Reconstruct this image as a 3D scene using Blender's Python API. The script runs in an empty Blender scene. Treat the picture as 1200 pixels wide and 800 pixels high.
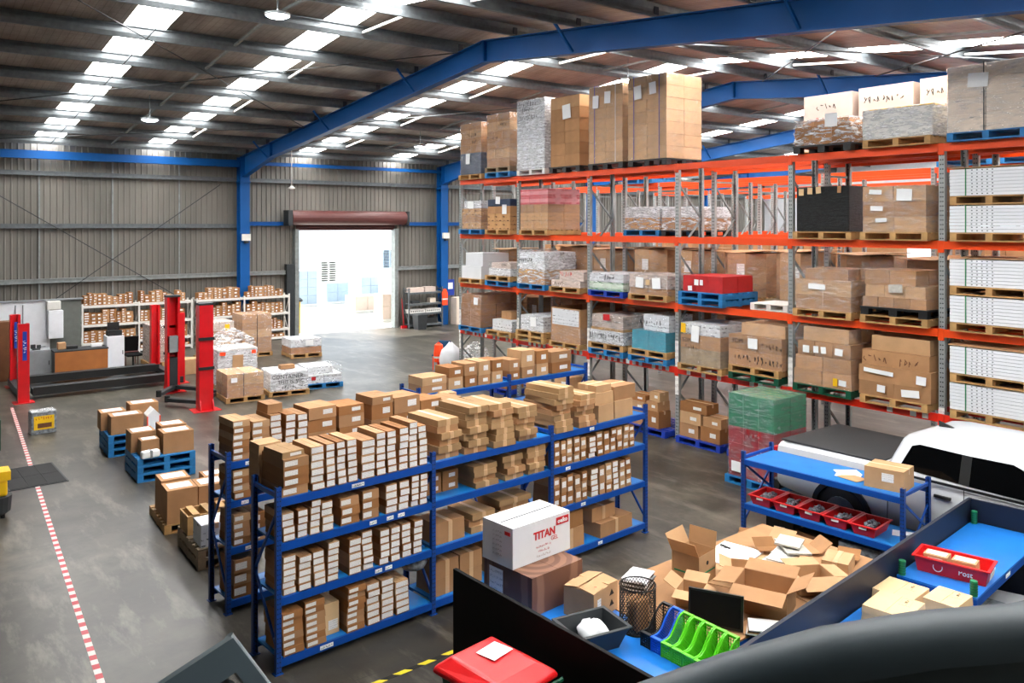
import bpy, math, random
from mathutils import Vector, Matrix
R = math.radians
sc = bpy.context.scene
col = sc.collection

# ------------------------------------------------------------------ camera
cd = bpy.data.cameras.new('camera')
cam = bpy.data.objects.new('camera', cd); col.objects.link(cam)
cd.sensor_width = 36.0; cd.lens = 29.07; cd.shift_y = -0.1133
cd.clip_start = 0.05; cd.clip_end = 500
cam.location = (0, 0, 4.6)
cam.rotation_euler = (R(90), 0, -math.atan(740/969.0))
sc.camera = cam

# ------------------------------------------------------------------ world, sun, exposure
w = bpy.data.worlds.new('sky'); sc.world = w; w.use_nodes = True
nt = w.node_tree; nt.nodes.clear()
wo = nt.nodes.new('ShaderNodeOutputWorld'); bg = nt.nodes.new('ShaderNodeBackground')
bg.inputs['Color'].default_value = (0.80, 0.90, 1.0, 1); bg.inputs['Strength'].default_value = 1.9
nt.links.new(bg.outputs[0], wo.inputs[0])
sd = bpy.data.lights.new('sun', 'SUN'); sd.energy = 9.0; sd.angle = R(1.0); sd.color = (1, .95, .88)
so = bpy.data.objects.new('sun', sd); col.objects.link(so); so.rotation_euler = (R(38), 0, R(205))
SKYLIGHT_POWER = 19.0
vs = sc.view_settings
vs.view_transform = 'Standard'; vs.look = 'None'; vs.gamma = 1.0; vs.use_curve_mapping = False
vs.exposure = 0.65
sc.cycles.use_denoising = True
sc.cycles.max_bounces = 7; sc.cycles.diffuse_bounces = 4; sc.cycles.transparent_max_bounces = 16
sc.cycles.sample_clamp_indirect = 6.0

# ------------------------------------------------------------------ materials
def lin(h):
    h = h.lstrip('#'); o = []
    for i in (0, 2, 4):
        c = int(h[i:i+2], 16)/255.0
        o.append(c/12.92 if c <= .04045 else ((c+.055)/1.055)**2.4)
    return (*o, 1.0)
M = {}
class NG:
    def __init__(s, name):
        m = bpy.data.materials.new(name); m.use_nodes = True
        s.m = m; s.t = m.node_tree; s.b = s.t.nodes['Principled BSDF']
        M[name] = m
    def n(s, typ, **k):
        nd = s.t.nodes.new(typ)
        for a, b in k.items():
            if a.startswith('_'): setattr(nd, a[1:], b)
            else: nd.inputs[a.replace('__', ' ')].default_value = b
        return nd
    def l(s, a, b): s.t.links.new(a, b)
    def obj(s): return s.n('ShaderNodeTexCoord').outputs['Object']
    def world(s): return s.n('ShaderNodeNewGeometry').outputs['Position']
    def mapping(s, src, scale=(1, 1, 1), rot=(0, 0, 0)):
        mp = s.n('ShaderNodeMapping'); mp.inputs['Scale'].default_value = scale; mp.inputs['Rotation'].default_value = rot
        s.l(src, mp.inputs['Vector']); return mp.outputs[0]
    def noise(s, vec, scale, detail=4, rough=.55):
        q = s.n('ShaderNodeTexNoise', Scale=scale, Detail=detail, Roughness=rough); s.l(vec, q.inputs['Vector']); return q.outputs['Fac']
    def ramp(s, fac, stops):
        r = s.n('ShaderNodeValToRGB'); e = r.color_ramp.elements
        while len(e) < len(stops): e.new(.5)
        for x, (p, c) in zip(e, stops): x.position = p; x.color = c
        s.l(fac, r.inputs[0]); return r.outputs[0]
    def mix(s, fac, a, b, mode='MIX'):
        q = s.n('ShaderNodeMix', _data_type='RGBA', _blend_type=mode)
        for sock, v in ((q.inputs[0], fac), (q.inputs[6], a), (q.inputs[7], b)):
            if hasattr(v, 'is_output'): s.l(v, sock)
            else: sock.default_value = v
        return q.outputs[2]
    def math(s, op, a, b=0.0, c=0.0):
        q = s.n('ShaderNodeMath', _operation=op)
        for i, v in enumerate((a, b, c)):
            if hasattr(v, 'is_output'): s.l(v, q.inputs[i])
            else: q.inputs[i].default_value = v
        return q.outputs[0]
    def bump(s, fac, strength=.3, dist=.01):
        q = s.n('ShaderNodeBump', Strength=strength, Distance=dist); s.l(fac, q.inputs['Height']); s.l(q.outputs[0], s.b.inputs['Normal'])
    def color(s, c):
        if hasattr(c, 'is_output'): s.l(c, s.b.inputs['Base Color'])
        else: s.b.inputs['Base Color'].default_value = c
    def set(s, **k):
        for a, b in k.items(): s.b.inputs[a.replace('__', ' ')].default_value = b
        return s
def dark(c, f): return (c[0]*f, c[1]*f, c[2]*f, 1)

def plain(name, hexc, rough=.5, metal=0.0, var=.12, scale=6.0, bump=0.0, rnd=0.0, spec=.5):
    g = NG(name); c = lin(hexc); o = g.obj()
    f = g.noise(o, scale, 5)
    cc = g.ramp(f, [(.3, dark(c, 1-var)), (.7, dark(c, 1+var*.6))])
    if rnd:
        oi = g.n('ShaderNodeObjectInfo').outputs['Random']
        k = g.math('MULTIPLY_ADD', oi, rnd*2, 1-rnd)
        hsv = g.n('ShaderNodeHueSaturation'); g.l(cc, hsv.inputs['Color']); g.l(k, hsv.inputs['Value'])
        cc = hsv.outputs[0]
    g.color(cc); g.set(Roughness=rough, Metallic=metal); g.b.inputs['Specular IOR Level'].default_value = spec
    if bump: g.bump(g.noise(o, scale*8, 3), bump, .004)
    return g.m

plain('blue_steel', '#044f92', .5, var=.10, scale=1.2, spec=.25)
plain('blue_shelf', '#08469a', .45, var=.10, scale=3, spec=.3)
plain('blue_deck', '#1473bd', .38, var=.14, scale=4, spec=.35)
plain('blue_bench', '#1a72c8', .28, var=.12, scale=2.5)
plain('navy', '#081428', .55, var=.15)
plain('orange', '#ea4a0d', .38, var=.06, scale=2)
plain('red_orange', '#e5280f', .38, var=.06, scale=2)
plain('galv', '#656b6e', .45, .45, var=.22, scale=9)
plain('galv_dull', '#878d8c', .5, .35, var=.2, scale=7)
plain('white_metal', '#d9d8d2', .45, var=.06)
plain('grey_metal', '#8b9194', .5, .2, var=.1)
plain('red_paint', '#cf0d18', .32, var=.12, scale=3)
plain('black_plastic', '#141617', .45, var=.2)
plain('black_matte', '#070809', .75, var=.2, spec=.2)
plain('rubber', '#121315', .8, var=.25)
plain('charcoal', '#23282b', .55, var=.2)
plain('maroon', '#5a2f2c', .5, var=.1)
plain('white_paper', '#eef0f0', .6, var=.04)
plain('cream_board', '#d8c9b8', .7, var=.06, rnd=.06)
plain('pale_board', '#c4b2a7', .7, var=.06, rnd=.05)
plain('white_foam', '#dadde0', .6, var=.03)
plain('wood', '#b48c58', .75, var=.3, scale=5, rnd=.18)
plain('wood_grey', '#8d7a60', .8, var=.3, scale=5, rnd=.2)
plain('ply', '#a8672f', .6, var=.18, scale=2)
plain('blue_pallet', '#1c74b0', .6, var=.25, scale=5, rnd=.12)
plain('deep_blue_plastic', '#1538a0', .45, var=.12)
plain('green_plastic', '#1c8050', .4, var=.12)
plain('dark_green', '#0c4a33', .4, var=.12)
plain('lime', '#5fd41a', .38, var=.1)
plain('file_blue', '#1561d6', .38, var=.1)
plain('tray_red', '#d81419', .33, var=.08)
plain('yellow', '#f0bf10', .45, var=.1)
plain('hivis', '#ff4a10', .6, var=.08)
plain('car_white', '#c4c8cc', .22, var=.01)
plain('glass_dark', '#060708', .08, var=.1, spec=.25)
plain('teal_print', '#2f8fa6', .55, var=.2, scale=3)
plain('tonneau', '#26282b', .7, var=.15, scale=40)
plain('kraft_dark', '#6e4527', .7, var=.15, rnd=.1)
plain('tape', '#c9a47c', .35, var=.08)
plain('ink', '#141212', .7, var=.1)
plain('ink_red', '#c3161f', .6, var=.05)
plain('ink_grey', '#8a8688', .7, var=.05)
plain('ink_brown', '#a58b80', .7, var=.05)
plain('pallet_white', '#d5d5d0', .7, var=.12)
plain('navy_wrap', '#2b3a52', .35, var=.35, scale=5)
plain('red_carton', '#b81e20', .5, var=.14, scale=7)
plain('pink_print', '#d4697a', .6, var=.5, scale=14)
plain('green_load', '#2f7f5c', .3, var=.18, scale=6)
plain('maroon_load', '#9c3036', .35, var=.18, scale=6)
plain('rail_paint', '#43525a', .5, var=.08, scale=4)
plain('rail_bright', '#9aa6ab', .25, .4, var=.08)
plain('newsprint', '#b9b6ac', .8, var=.25, scale=22)
plain('plastic_clutter', '#858c93', .35, var=.7, scale=18)
plain('chair_blue', '#1d4d70', .7, var=.15)
plain('cream_box', '#d9b98c', .65, var=.05)
plain('office_white', '#dfe3e8', .5, var=.05)
plain('partition_grey', '#5f635e', .7, var=.12)
plain('hedge', '#5e7d46', .8, var=.4, scale=2)
plain('concrete_out', '#d6d4cd', .8, var=.08, scale=.4)
plain('grey_print', '#9fb0c0', .6, var=.06)

def cardboard(name, hexc, rnd=.16):
    g = NG(name); c = lin(hexc); o = g.obj()
    f = g.noise(o, 3.5, 4); cc = g.ramp(f, [(.3, dark(c, .86)), (.75, dark(c, 1.08))])
    oi = g.n('ShaderNodeObjectInfo').outputs['Random']
    k = g.math('MULTIPLY_ADD', oi, rnd*2, 1-rnd)
    hsv = g.n('ShaderNodeHueSaturation'); g.l(cc, hsv.inputs['Color']); g.l(k, hsv.inputs['Value'])
    g.color(hsv.outputs[0]); g.set(Roughness=.78); g.b.inputs['Specular IOR Level'].default_value = .25
    g.bump(g.noise(g.mapping(o, (40, 40, 3)), 2, 2), .08, .003)
cardboard('card', '#aa805a'); cardboard('card_light', '#bd976f', .1); cardboard('card_dark', '#94683f')
cardboard('card_red', '#9a6a40', .14); cardboard('kraft', '#a3825c', .14); cardboard('card_inside', '#a97c4f', .08)

def label_mat():
    g = NG('label'); o = g.n('ShaderNodeTexCoord').outputs['Generated']
    sx = g.n('ShaderNodeSeparateXYZ'); g.l(o, sx.inputs[0])
    wv = g.n('ShaderNodeTexWave', _bands_direction='Z', Scale=1.3, Distortion=1.5, Detail=2.0); g.l(o, wv.inputs['Vector'])
    nz = g.noise(g.mapping(o, (9, 9, 5)), 2.2, 2)
    a = g.math('GREATER_THAN', wv.outputs['Fac'], .62); b = g.math('GREATER_THAN', nz, .53)
    f = g.math('MULTIPLY', a, b)
    g.color(g.mix(g.math('MULTIPLY', f, .55), lin('#e9e8e4'), lin('#55565a'))); g.set(Roughness=.5)
label_mat()

def film(name, alpha, tint='#f4f6f8', rough=.16, gloss=.3):
    g = NG(name); t = g.t; t.nodes.remove(g.b)
    out = t.nodes['Material Output']
    tr = g.n('ShaderNodeBsdfTransparent'); tr.inputs[0].default_value = (1, 1, 1, 1)
    gl = g.n('ShaderNodeBsdfGlossy', Roughness=rough); gl.inputs['Color'].default_value = (.9, .93, .97, 1)
    df = g.n('ShaderNodeBsdfDiffuse'); df.inputs[0].default_value = lin(tint)
    m1 = g.n('ShaderNodeMixShader', Fac=gloss); g.l(df.outputs[0], m1.inputs[1]); g.l(gl.outputs[0], m1.inputs[2])
    o = g.obj()
    nz = g.noise(g.mapping(o, (2.2, 2.2, 9), (.25, .15, 0)), 2.4, 5, .62)
    f = g.math('MULTIPLY', g.math('SUBTRACT', nz, .43), alpha*4.2)
    f = g.math('MINIMUM', g.math('MAXIMUM', f, .04), .9)
    m2 = g.n('ShaderNodeMixShader'); g.l(f, m2.inputs[0]); g.l(tr.outputs[0], m2.inputs[1]); g.l(m1.outputs[0], m2.inputs[2])
    bp = g.n('ShaderNodeBump', Strength=.8, Distance=.05); g.l(nz, bp.inputs['Height'])
    g.l(bp.outputs[0], gl.inputs['Normal']); g.l(bp.outputs[0], df.inputs['Normal'])
    g.l(m2.outputs[0], out.inputs[0])
film('film', .34); film('film_white', .8, gloss=.08); film('film_thin', .2); film('film_grey', .55, '#9aa0a4')

def black_wrap():
    g = NG('black_wrap'); o = g.obj(); nz = g.noise(g.mapping(o, (3, 3, 16), (.2, .1, 0)), 2.6, 5, .65)
    g.color(g.ramp(nz, [(.4, lin('#050708')), (.75, lin('#1d2427'))])); g.set(Roughness=.28); g.bump(nz, .9, .05)
black_wrap()
def concrete():
    g = NG('concrete'); p = g.world()
    a = g.noise(p, .22, 6, .6); b = g.noise(p, 1.3, 9, .68); c = g.noise(g.mapping(p, (1, .25, 1), (0, 0, .9)), 2.4, 5, .7)
    base = g.ramp(a, [(.32, lin('#2e2b26')), (.5, lin('#464239')), (.68, lin('#666154'))])
    col2 = g.mix(g.ramp(b, [(.40, (.75, .75, .75, 1)), (.60, (0, 0, 0, 1))]), base, lin('#26241f'))
    col3 = g.mix(g.ramp(c, [(.52, (0, 0, 0, 1)), (.68, (.7, .7, .7, 1))]), col2, lin('#736e63'))
    sx = g.n('ShaderNodeSeparateXYZ'); g.l(p, sx.inputs[0])
    def joint(ax, off, per, wd):
        f = g.math('FRACT', g.math('DIVIDE', g.math('ADD', sx.outputs[ax], off), per))
        return g.math('LESS_THAN', f, wd/per)
    j = g.math('MAXIMUM', joint(0, 2.4, 6.2, .014), joint(1, 4.2, 5.9, .014))
    g.color(g.mix(g.math('MULTIPLY', j, .75), col3, lin('#2d2c29')))
    rr = g.n('ShaderNodeMapRange'); g.l(a, rr.inputs[0]); rr.inputs[1].default_value = .3; rr.inputs[2].default_value = .7
    rr.inputs[3].default_value = .42; rr.inputs[4].default_value = .33; g.l(rr.outputs[0], g.b.inputs['Roughness'])
    g.b.inputs['Specular IOR Level'].default_value = .52
    g.bump(b, .02, .01)
concrete()

def wall_mat():
    g = NG('wall_sheet'); p = g.world()
    f = g.noise(g.mapping(p, (.5, .5, .15)), 1.4, 4)
    c = g.ramp(f, [(.3, lin('#62605a')), (.7, lin('#7c7870'))])
    g.color(c); g.set(Roughness=.5, Metallic=.1)
wall_mat()

def roof_mat():
    g = NG('roof_sheet'); p = g.world()
    f = g.noise(g.mapping(p, (1.2, .35, 1)), 1.3, 5, .65)
    c = g.ramp(f, [(.28, lin('#6f6761')), (.5, lin('#958b82')), (.75, lin('#b3a89d'))])
    sx = g.n('ShaderNodeSeparateXYZ'); g.l(p, sx.inputs[0])
    def ln(ax, per, wd): return g.math('LESS_THAN', g.math('FRACT', g.math('DIVIDE', sx.outputs[ax], per)), wd/per)
    m = g.math('MAXIMUM', ln(0, .15, .010), ln(1, .30, .012))
    g.color(g.mix(g.math('MULTIPLY', m, .5), c, lin('#3a3632'))); g.set(Roughness=.55, Metallic=.15)
    g.bump(g.noise(g.mapping(p, (3, .6, 1)), 1.6, 3), .35, .05)
roof_mat()

def skylight_mat():
    g = NG('skylight'); p = g.world()
    sx = g.n('ShaderNodeSeparateXYZ'); g.l(p, sx.inputs[0])
    a = g.math('LESS_THAN', g.math('FRACT', g.math('DIVIDE', sx.outputs[0], .19)), .12)
    b = g.math('LESS_THAN', g.math('FRACT', g.math('DIVIDE', sx.outputs[1], .30)), .06)
    m = g.math('MAXIMUM', a, b)
    cc = g.mix(g.math('MULTIPLY', m, 1.0), (1, .985, .965, 1), (.015, .016, .018, 1))
    g.l(cc, g.b.inputs['Emission Color']); g.b.inputs['Emission Strength'].default_value = SKYLIGHT_POWER
    g.color(lin('#e8eef2'))
skylight_mat()
def emit(name, c, s):
    g = NG(name); g.color(c); g.b.inputs['Emission Color'].default_value = c; g.b.inputs['Emission Strength'].default_value = s
emit('lamp_glow', (.93, .97, 1, 1), 60.0)

def holes(name, hexc, hole, axis_u, per, rad, rough=.42, metal=0.0):
    # perforated upright: a column of small dark slots (real punched holes, a few pixels at most)
    g = NG(name); o = g.obj(); sx = g.n('ShaderNodeSeparateXYZ'); g.l(o, sx.inputs[0])
    zf = g.math('SUBTRACT', g.math('FRACT', g.math('DIVIDE', sx.outputs[2], per)), .5)
    z = g.math('MULTIPLY', zf, per)
    u = g.math('SUBTRACT', g.math('ABSOLUTE', sx.outputs[axis_u]), rad*1.6)
    d2 = g.math('ADD', g.math('MULTIPLY', z, z), g.math('MULTIPLY', u, u))
    m = g.math('LESS_THAN', d2, rad*rad)
    f = g.noise(o, 6, 4); c = lin(hexc)
    cc = g.ramp(f, [(.3, dark(c, .85)), (.7, dark(c, 1.08))])
    g.color(g.mix(m, cc, lin(hole))); g.set(Roughness=rough, Metallic=metal)
holes('rack_post', '#a3a9a8', '#2c2f30', 1, .075, .011, .45, .45)
holes('shelf_post', '#0a3d88', '#0a1636', 0, .05, .008)

def stripes(name, c1, c2, axis, per, skew=0.0, other=0):
    g = NG(name); o = g.obj(); sx = g.n('ShaderNodeSeparateXYZ'); g.l(o, sx.inputs[0])
    v = g.math('ADD', sx.outputs[axis], g.math('MULTIPLY', sx.outputs[other], skew))
    m = g.math('LESS_THAN', g.math('FRACT', g.math('DIVIDE', v, per)), .5)
    g.color(g.mix(m, lin(c1), lin(c2))); g.set(Roughness=.5)
stripes('tape_redwhite', '#b9434a', '#d8cfca', 1, .22)
stripes('tape_hazard', '#1a1a18', '#e3cf2a', 0, .30, 1.0, 1)

def scribble(name, base, inkc, sc_=9.0, th=.56, rnd=.1):
    # densely printed carton: broken rows of dark print
    g = NG(name); o = g.obj()
    sx = g.n('ShaderNodeSeparateXYZ'); g.l(o, sx.inputs[0])
    row = g.math('LESS_THAN', g.math('FRACT', g.math('MULTIPLY', sx.outputs[2], sc_)), .35)
    nz = g.noise(g.mapping(o, (22, 22, 40)), 1.0, 2); nb = g.noise(o, 2.5, 2)
    f = g.math('MULTIPLY', row, g.math('MULTIPLY', g.math('GREATER_THAN', nz, th), g.math('GREATER_THAN', nb, .47)))
    c = lin(base); cc = g.ramp(g.noise(o, 3, 3), [(.3, dark(c, .9)), (.7, dark(c, 1.05))])
    g.color(g.mix(f, cc, lin(inkc))); g.set(Roughness=.7)
scribble('card_print', '#bd905f', '#4a2c18'); scribble('white_print', '#d5d8dc', '#4a4f57', 12)
scribble('red_print', '#d98a8e', '#b3202c', 7, .45); scribble('green_print', '#c9d6c4', '#2e7a3c', 6, .5)

def woodgrain():
    g = NG('ring_print'); o = g.obj()
    wv = g.n('ShaderNodeTexWave', _wave_type='RINGS', _rings_direction='Z', Scale=2.6, Distortion=2.2, Detail=2.0); g.l(o, wv.inputs['Vector'])
    g.color(g.ramp(wv.outputs['Fac'], [(.35, lin('#6f4a38')), (.65, lin('#8e6650'))])); g.set(Roughness=.55)
woodgrain()
def perforated():
    g = NG('slab_dots'); o = g.obj(); sx = g.n('ShaderNodeSeparateXYZ'); g.l(o, sx.inputs[0])
    zl = g.math('LESS_THAN', g.math('FRACT', g.math('DIVIDE', sx.outputs[2], .052)), .12)
    uf = g.math('SUBTRACT', g.math('FRACT', g.math('DIVIDE', sx.outputs[0], .075)), .5)
    zf = g.math('SUBTRACT', g.math('FRACT', g.math('DIVIDE', sx.outputs[2], .052)), .55)
    d = g.math('ADD', g.math('MULTIPLY', uf, uf), g.math('MULTIPLY', zf, zf))
    inside = g.math('LESS_THAN', g.math('ABSOLUTE', g.math('ADD', sx.outputs[0], .12)), .17)
    dot = g.math('MULTIPLY', g.math('LESS_THAN', d, .03), inside)
    c = g.mix(g.math('MULTIPLY', zl, .35), lin('#e6eaee'), lin('#9aa4ad'))
    g.color(g.mix(dot, c, lin('#5c656d'))); g.set(Roughness=.45)
perforated()

# ------------------------------------------------------------------ mesh builder
class MB:
    def __init__(s): s.v = []; s.f = []; s.m = []
    def add(s, vs, fs, m=0):
        b = len(s.v); s.v += [tuple(v) for v in vs]
        for f in fs: s.f.append(tuple(b+i for i in f)); s.m.append(m)
        return s
    def box(s, x0, y0, z0, x1, y1, z1, m=0):
        return s.add([(x0, y0, z0), (x1, y0, z0), (x1, y1, z0), (x0, y1, z0), (x0, y0, z1), (x1, y0, z1), (x1, y1, z1), (x0, y1, z1)],
                     [(3, 2, 1, 0), (4, 5, 6, 7), (0, 1, 5, 4), (1, 2, 6, 5), (2, 3, 7, 6), (3, 0, 4, 7)], m)
    def cbox(s, c, d, rz=0.0, m=0, rx=0.0, ry=0.0):
        mt = Matrix.Translation(c) @ Matrix.Rotation(rz, 4, 'Z') @ Matrix.Rotation(ry, 4, 'Y') @ Matrix.Rotation(rx, 4, 'X')
        x, y, z = d[0]/2, d[1]/2, d[2]/2
        vs = [mt @ Vector(p) for p in ((-x, -y, -z), (x, -y, -z), (x, y, -z), (-x, y, -z), (-x, -y, z), (x, -y, z), (x, y, z), (-x, y, z))]
        return s.add(vs, [(3, 2, 1, 0), (4, 5, 6, 7), (0, 1, 5, 4), (1, 2, 6, 5), (2, 3, 7, 6), (3, 0, 4, 7)], m)
    def bar(s, p, q, w, h, m=0, up=(0, 0, 1)):
        p, q = Vector(p), Vector(q); d = (q-p).normalized(); u = Vector(up)
        if abs(d.dot(u)) > .98: u = Vector((1, 0, 0))
        a = d.cross(u).normalized()*(w/2); b = a.cross(d).normalized()*(h/2)
        vs = [p-a-b, p+a-b, p+a+b, p-a+b, q-a-b, q+a-b, q+a+b, q-a+b]
        return s.add(vs, [(0, 1, 2, 3), (7, 6, 5, 4), (4, 5, 1, 0), (5, 6, 2, 1), (6, 7, 3, 2), (7, 4, 0, 3)], m)
    def cyl(s, p, q, r, n=12, m=0, r2=None, cap=True):
        p, q = Vector(p), Vector(q); d = (q-p).normalized(); u = Vector((0, 0, 1)) if abs(d.z) < .9 else Vector((1, 0, 0))
        a = d.cross(u).normalized(); b = d.cross(a); r2 = r if r2 is None else r2
        vs = [p+(a*math.cos(t)+b*math.sin(t))*r for t in [2*math.pi*i/n for i in range(n)]] + \
             [q+(a*math.cos(t)+b*math.sin(t))*r2 for t in [2*math.pi*i/n for i in range(n)]]
        fs = [(i, (i+1) % n, n+(i+1) % n, n+i) for i in range(n)]
        if cap: fs += [tuple(range(n-1, -1, -1)), tuple(range(n, 2*n))]
        return s.add(vs, fs, m)
    def path(s, pts, r, n=6, m=0):
        for a, b in zip(pts, pts[1:]): s.cyl(a, b, r, n, m)
        return s
    def prism(s, poly, axis, a, b, m=0):
        # poly in the two other axes, extruded along axis from a to b
        k = len(poly)
        def P(u, v, t): return {'x': (t, u, v), 'y': (u, t, v), 'z': (u, v, t)}[axis]
        vs = [P(u, v, a) for u, v in poly]+[P(u, v, b) for u, v in poly]
        return s.add(vs, [tuple(range(k-1, -1, -1)), tuple(range(k, 2*k))]+[(i, (i+1) % k, k+(i+1) % k, k+i) for i in range(k)], m)
    def lathe(s, prof, n=20, m=0, c=(0, 0, 0)):
        vs = [(c[0]+r*math.cos(2*math.pi*i/n), c[1]+r*math.sin(2*math.pi*i/n), c[2]+z) for r, z in prof for i in range(n)]
        fs = [(j*n+i, j*n+(i+1) % n, (j+1)*n+(i+1) % n, (j+1)*n+i) for j in range(len(prof)-1) for i in range(n)]
        return s.add(vs, fs, m)
    def mesh(s, name, mats, smooth=False):
        me = bpy.data.meshes.new(name); me.from_pydata(s.v, [], s.f)
        mats = [mats] if isinstance(mats, str) else mats
        for x in mats: me.materials.append(M[x])
        if len(mats) > 1: me.polygons.foreach_set('material_index', s.m)
        if smooth: me.polygons.foreach_set('use_smooth', [True]*len(s.f))
        me.update(); return me
    def obj(s, name, mats, parent=None, loc=(0, 0, 0), rz=0.0, smooth=False):
        return link(name, s.mesh(name, mats, smooth), parent, loc, rz)
def link(name, data, parent=None, loc=(0, 0, 0), rz=0.0):
    o = bpy.data.objects.new(name, data); col.objects.link(o)
    o.parent = parent; o.location = loc
    if isinstance(rz, (tuple, list)): o.rotation_euler = rz
    else: o.rotation_euler = (0, 0, rz)
    return o
def tag(o, label=None, cat=None, group=None, kind=None):
    if label: o['label'] = label
    if cat: o['category'] = cat
    if group: o['group'] = group
    if kind: o['kind'] = kind
    return o
def thing(name, label, cat, loc=(0, 0, 0), rz=0.0, group=None):
    return tag(link(name, None, None, loc, rz), label, cat, group)
def struct(name, loc=(0, 0, 0)): return tag(link(name, None, None, loc), kind='structure')
CACHE = {}
def cached(key, fn):
    if key not in CACHE: CACHE[key] = fn()
    return CACHE[key]
def bevel(o, w=.01, seg=2):
    b = o.modifiers.new('edge', 'BEVEL'); b.width = w; b.segments = seg; b.limit_method = 'ANGLE'; return o
TXT = {}
def text(parent, s, size, loc, rot, mat, bold=0.0, align='CENTER', name='lettering'):
    key = (s, size, mat, bold, align)
    if key not in TXT:
        c = bpy.data.curves.new(name, 'FONT'); c.body = s; c.size = size; c.align_x = align; c.align_y = 'CENTER'
        c.offset = bold; c.extrude = .0006; c.resolution_u = 2
        o = bpy.data.objects.new(name, c); col.objects.link(o)
        me = bpy.data.meshes.new_from_object(o); me.name = name
        bpy.data.objects.remove(o); bpy.data.curves.remove(c)
        me.materials.clear(); me.materials.append(M[mat]); TXT[key] = me
    return link(name, TXT[key], parent, loc, rot)
def scrawl(parent, n, size, loc, rot, mat, name='handwriting'):
    # illegible felt-pen marks: short strokes in the plane of a face
    rr = random.Random(n*31+int(size*1000)); b = MB(); x = -n*size*.34
    for i in range(n):
        p = [(x+rr.uniform(0, .5)*size, rr.uniform(-.5, .5)*size) for _ in range(rr.choice((3, 4, 4, 5)))]
        for q, r_ in zip(p, p[1:]):
            if math.dist(q, r_) > .02*size: b.bar((q[0], q[1], 0), (r_[0], r_[1], 0), size*.11, .0012)
        x += size*.68
    return b.obj(name, mat, parent, loc, rot)
ORD = ['lowest', 'second', 'third', 'fourth', 'fifth', 'sixth', 'seventh', 'eighth', 'ninth', 'tenth', 'eleventh', 'twelfth', 'thirteenth', 'fourteenth', 'fifteenth', 'sixteenth']
NTH = ['first'] + ORD[1:]
rnd = random.Random(7)
# ================================================================== THE SHELL
WY = 33.0            # back wall
def roofz(y): return 9.27-.1*abs(y-16.0)     # underside of the roof sheet
XL, XR = -9.0, 46.0
fl = MB().box(-14, -4, -.2, 46, WY, 0).obj('floor', 'concrete'); tag(fl, 'stained grey concrete warehouse floor', kind='structure')

# back wall: ribbed steel sheet with the doorway left open
def ribbed(name, x0, x1, z0, z1, y, parent, per=.2):
    b = MB(); x = x0; prof = []
    while x < x1-1e-6:
        for dx, dy in ((0, 0), (.135, 0), (.15, -.035), (.185, -.035)):
            if x+dx < x1: prof.append((x+dx, y+dy))
        x += per
    prof.append((x1, y))
    n = len(prof); vs = [(px, py, z0) for px, py in prof]+[(px, py, z1) for px, py in prof]
    b.add(vs, [(i, i+1, n+i+1, n+i) for i in range(n-1)]); return b.obj(name, 'wall_sheet', parent)
DX0, DX1, DZ = 13.75, 18.45, 4.45
wb = struct('wall_back')
ribbed('wall_sheeting', XL, DX0, 0, 7.45, WY, wb); ribbed('wall_sheeting', DX0, DX1, DZ, 7.45, WY, wb)
ribbed('wall_sheeting', DX1, XR, 0, 7.45, WY, wb)
for z, xs, mat in ((6.41, (XL, XR), 'galv'), (4.57, (XL, 11.3), 'galv'), (4.66, (11.6, 13.5), 'blue_steel'), (4.66, (18.7, 30), 'blue_steel'),
                   (2.65, (XL, 13.6), 'galv_dull'), (2.65, (18.6, 30), 'galv_dull')):
    MB().prism([(WY-.05, z-.07), (WY-.20, z-.07), (WY-.20, z-.03), (WY-.17, z-.03), (WY-.17, z+.06), (WY-.20, z+.06), (WY-.20, z+.09), (WY-.05, z+.09)], 'x', xs[0], xs[1]).obj('girt', mat, wb)
for x in (4.4, 6.75, 9.1):
    MB().box(x-.025, WY-.10, .1, x+.025, WY-.04, 7.2).obj('wall_strut', 'galv_dull', wb)
for a, b in (((2.2, WY-.22, 6.25), (9.0, WY-.22, 1.9)), ((10.6, WY-.24, 6.2), (4.3, WY-.24, 1.6))):
    MB().cyl(a, b, .015, 6).obj('brace_rod', 'charcoal', wb)
# eave tie in front of the wall, left bay
eb = MB().box(XL, WY-.52, 6.90, 11.25, WY-.25, 7.18).obj('trim_1', 'blue_steel'); tag(eb, 'blue steel eave tie along the top of the wall', kind='structure')
eb2 = MB().box(11.65, WY-.4, 7.02, 45, WY-.25, 7.16).obj('trim_2', 'blue_steel'); tag(eb2, 'blue eave tie above the roller door', kind='structure')

# right-hand end wall, far beyond the racks: white sheet with two big open doorways to daylight
wr = struct('wall_right')
for y0, y1, z0, z1 in ((-4, -1, 0, 7.4), (-1, 12, 5.2, 8.8), (12, 14.5, 0, 9.0), (14.5, 30, 5.2, 8.9), (30, WY, 0, 7.6)):
    MB().box(XR, y0, z0, XR+.1, y1, z1).obj('wall_sheeting', 'office_white', wr)

wl = MB().box(-14.1, -4, 0, -14, WY, 9.2).obj('wall_left', 'wall_sheet'); tag(wl, kind='structure')
wf = MB().box(-14, -4.1, 0, XR, -4, 7.4).obj('wall_front', 'wall_sheet'); tag(wf, kind='structure')
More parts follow.
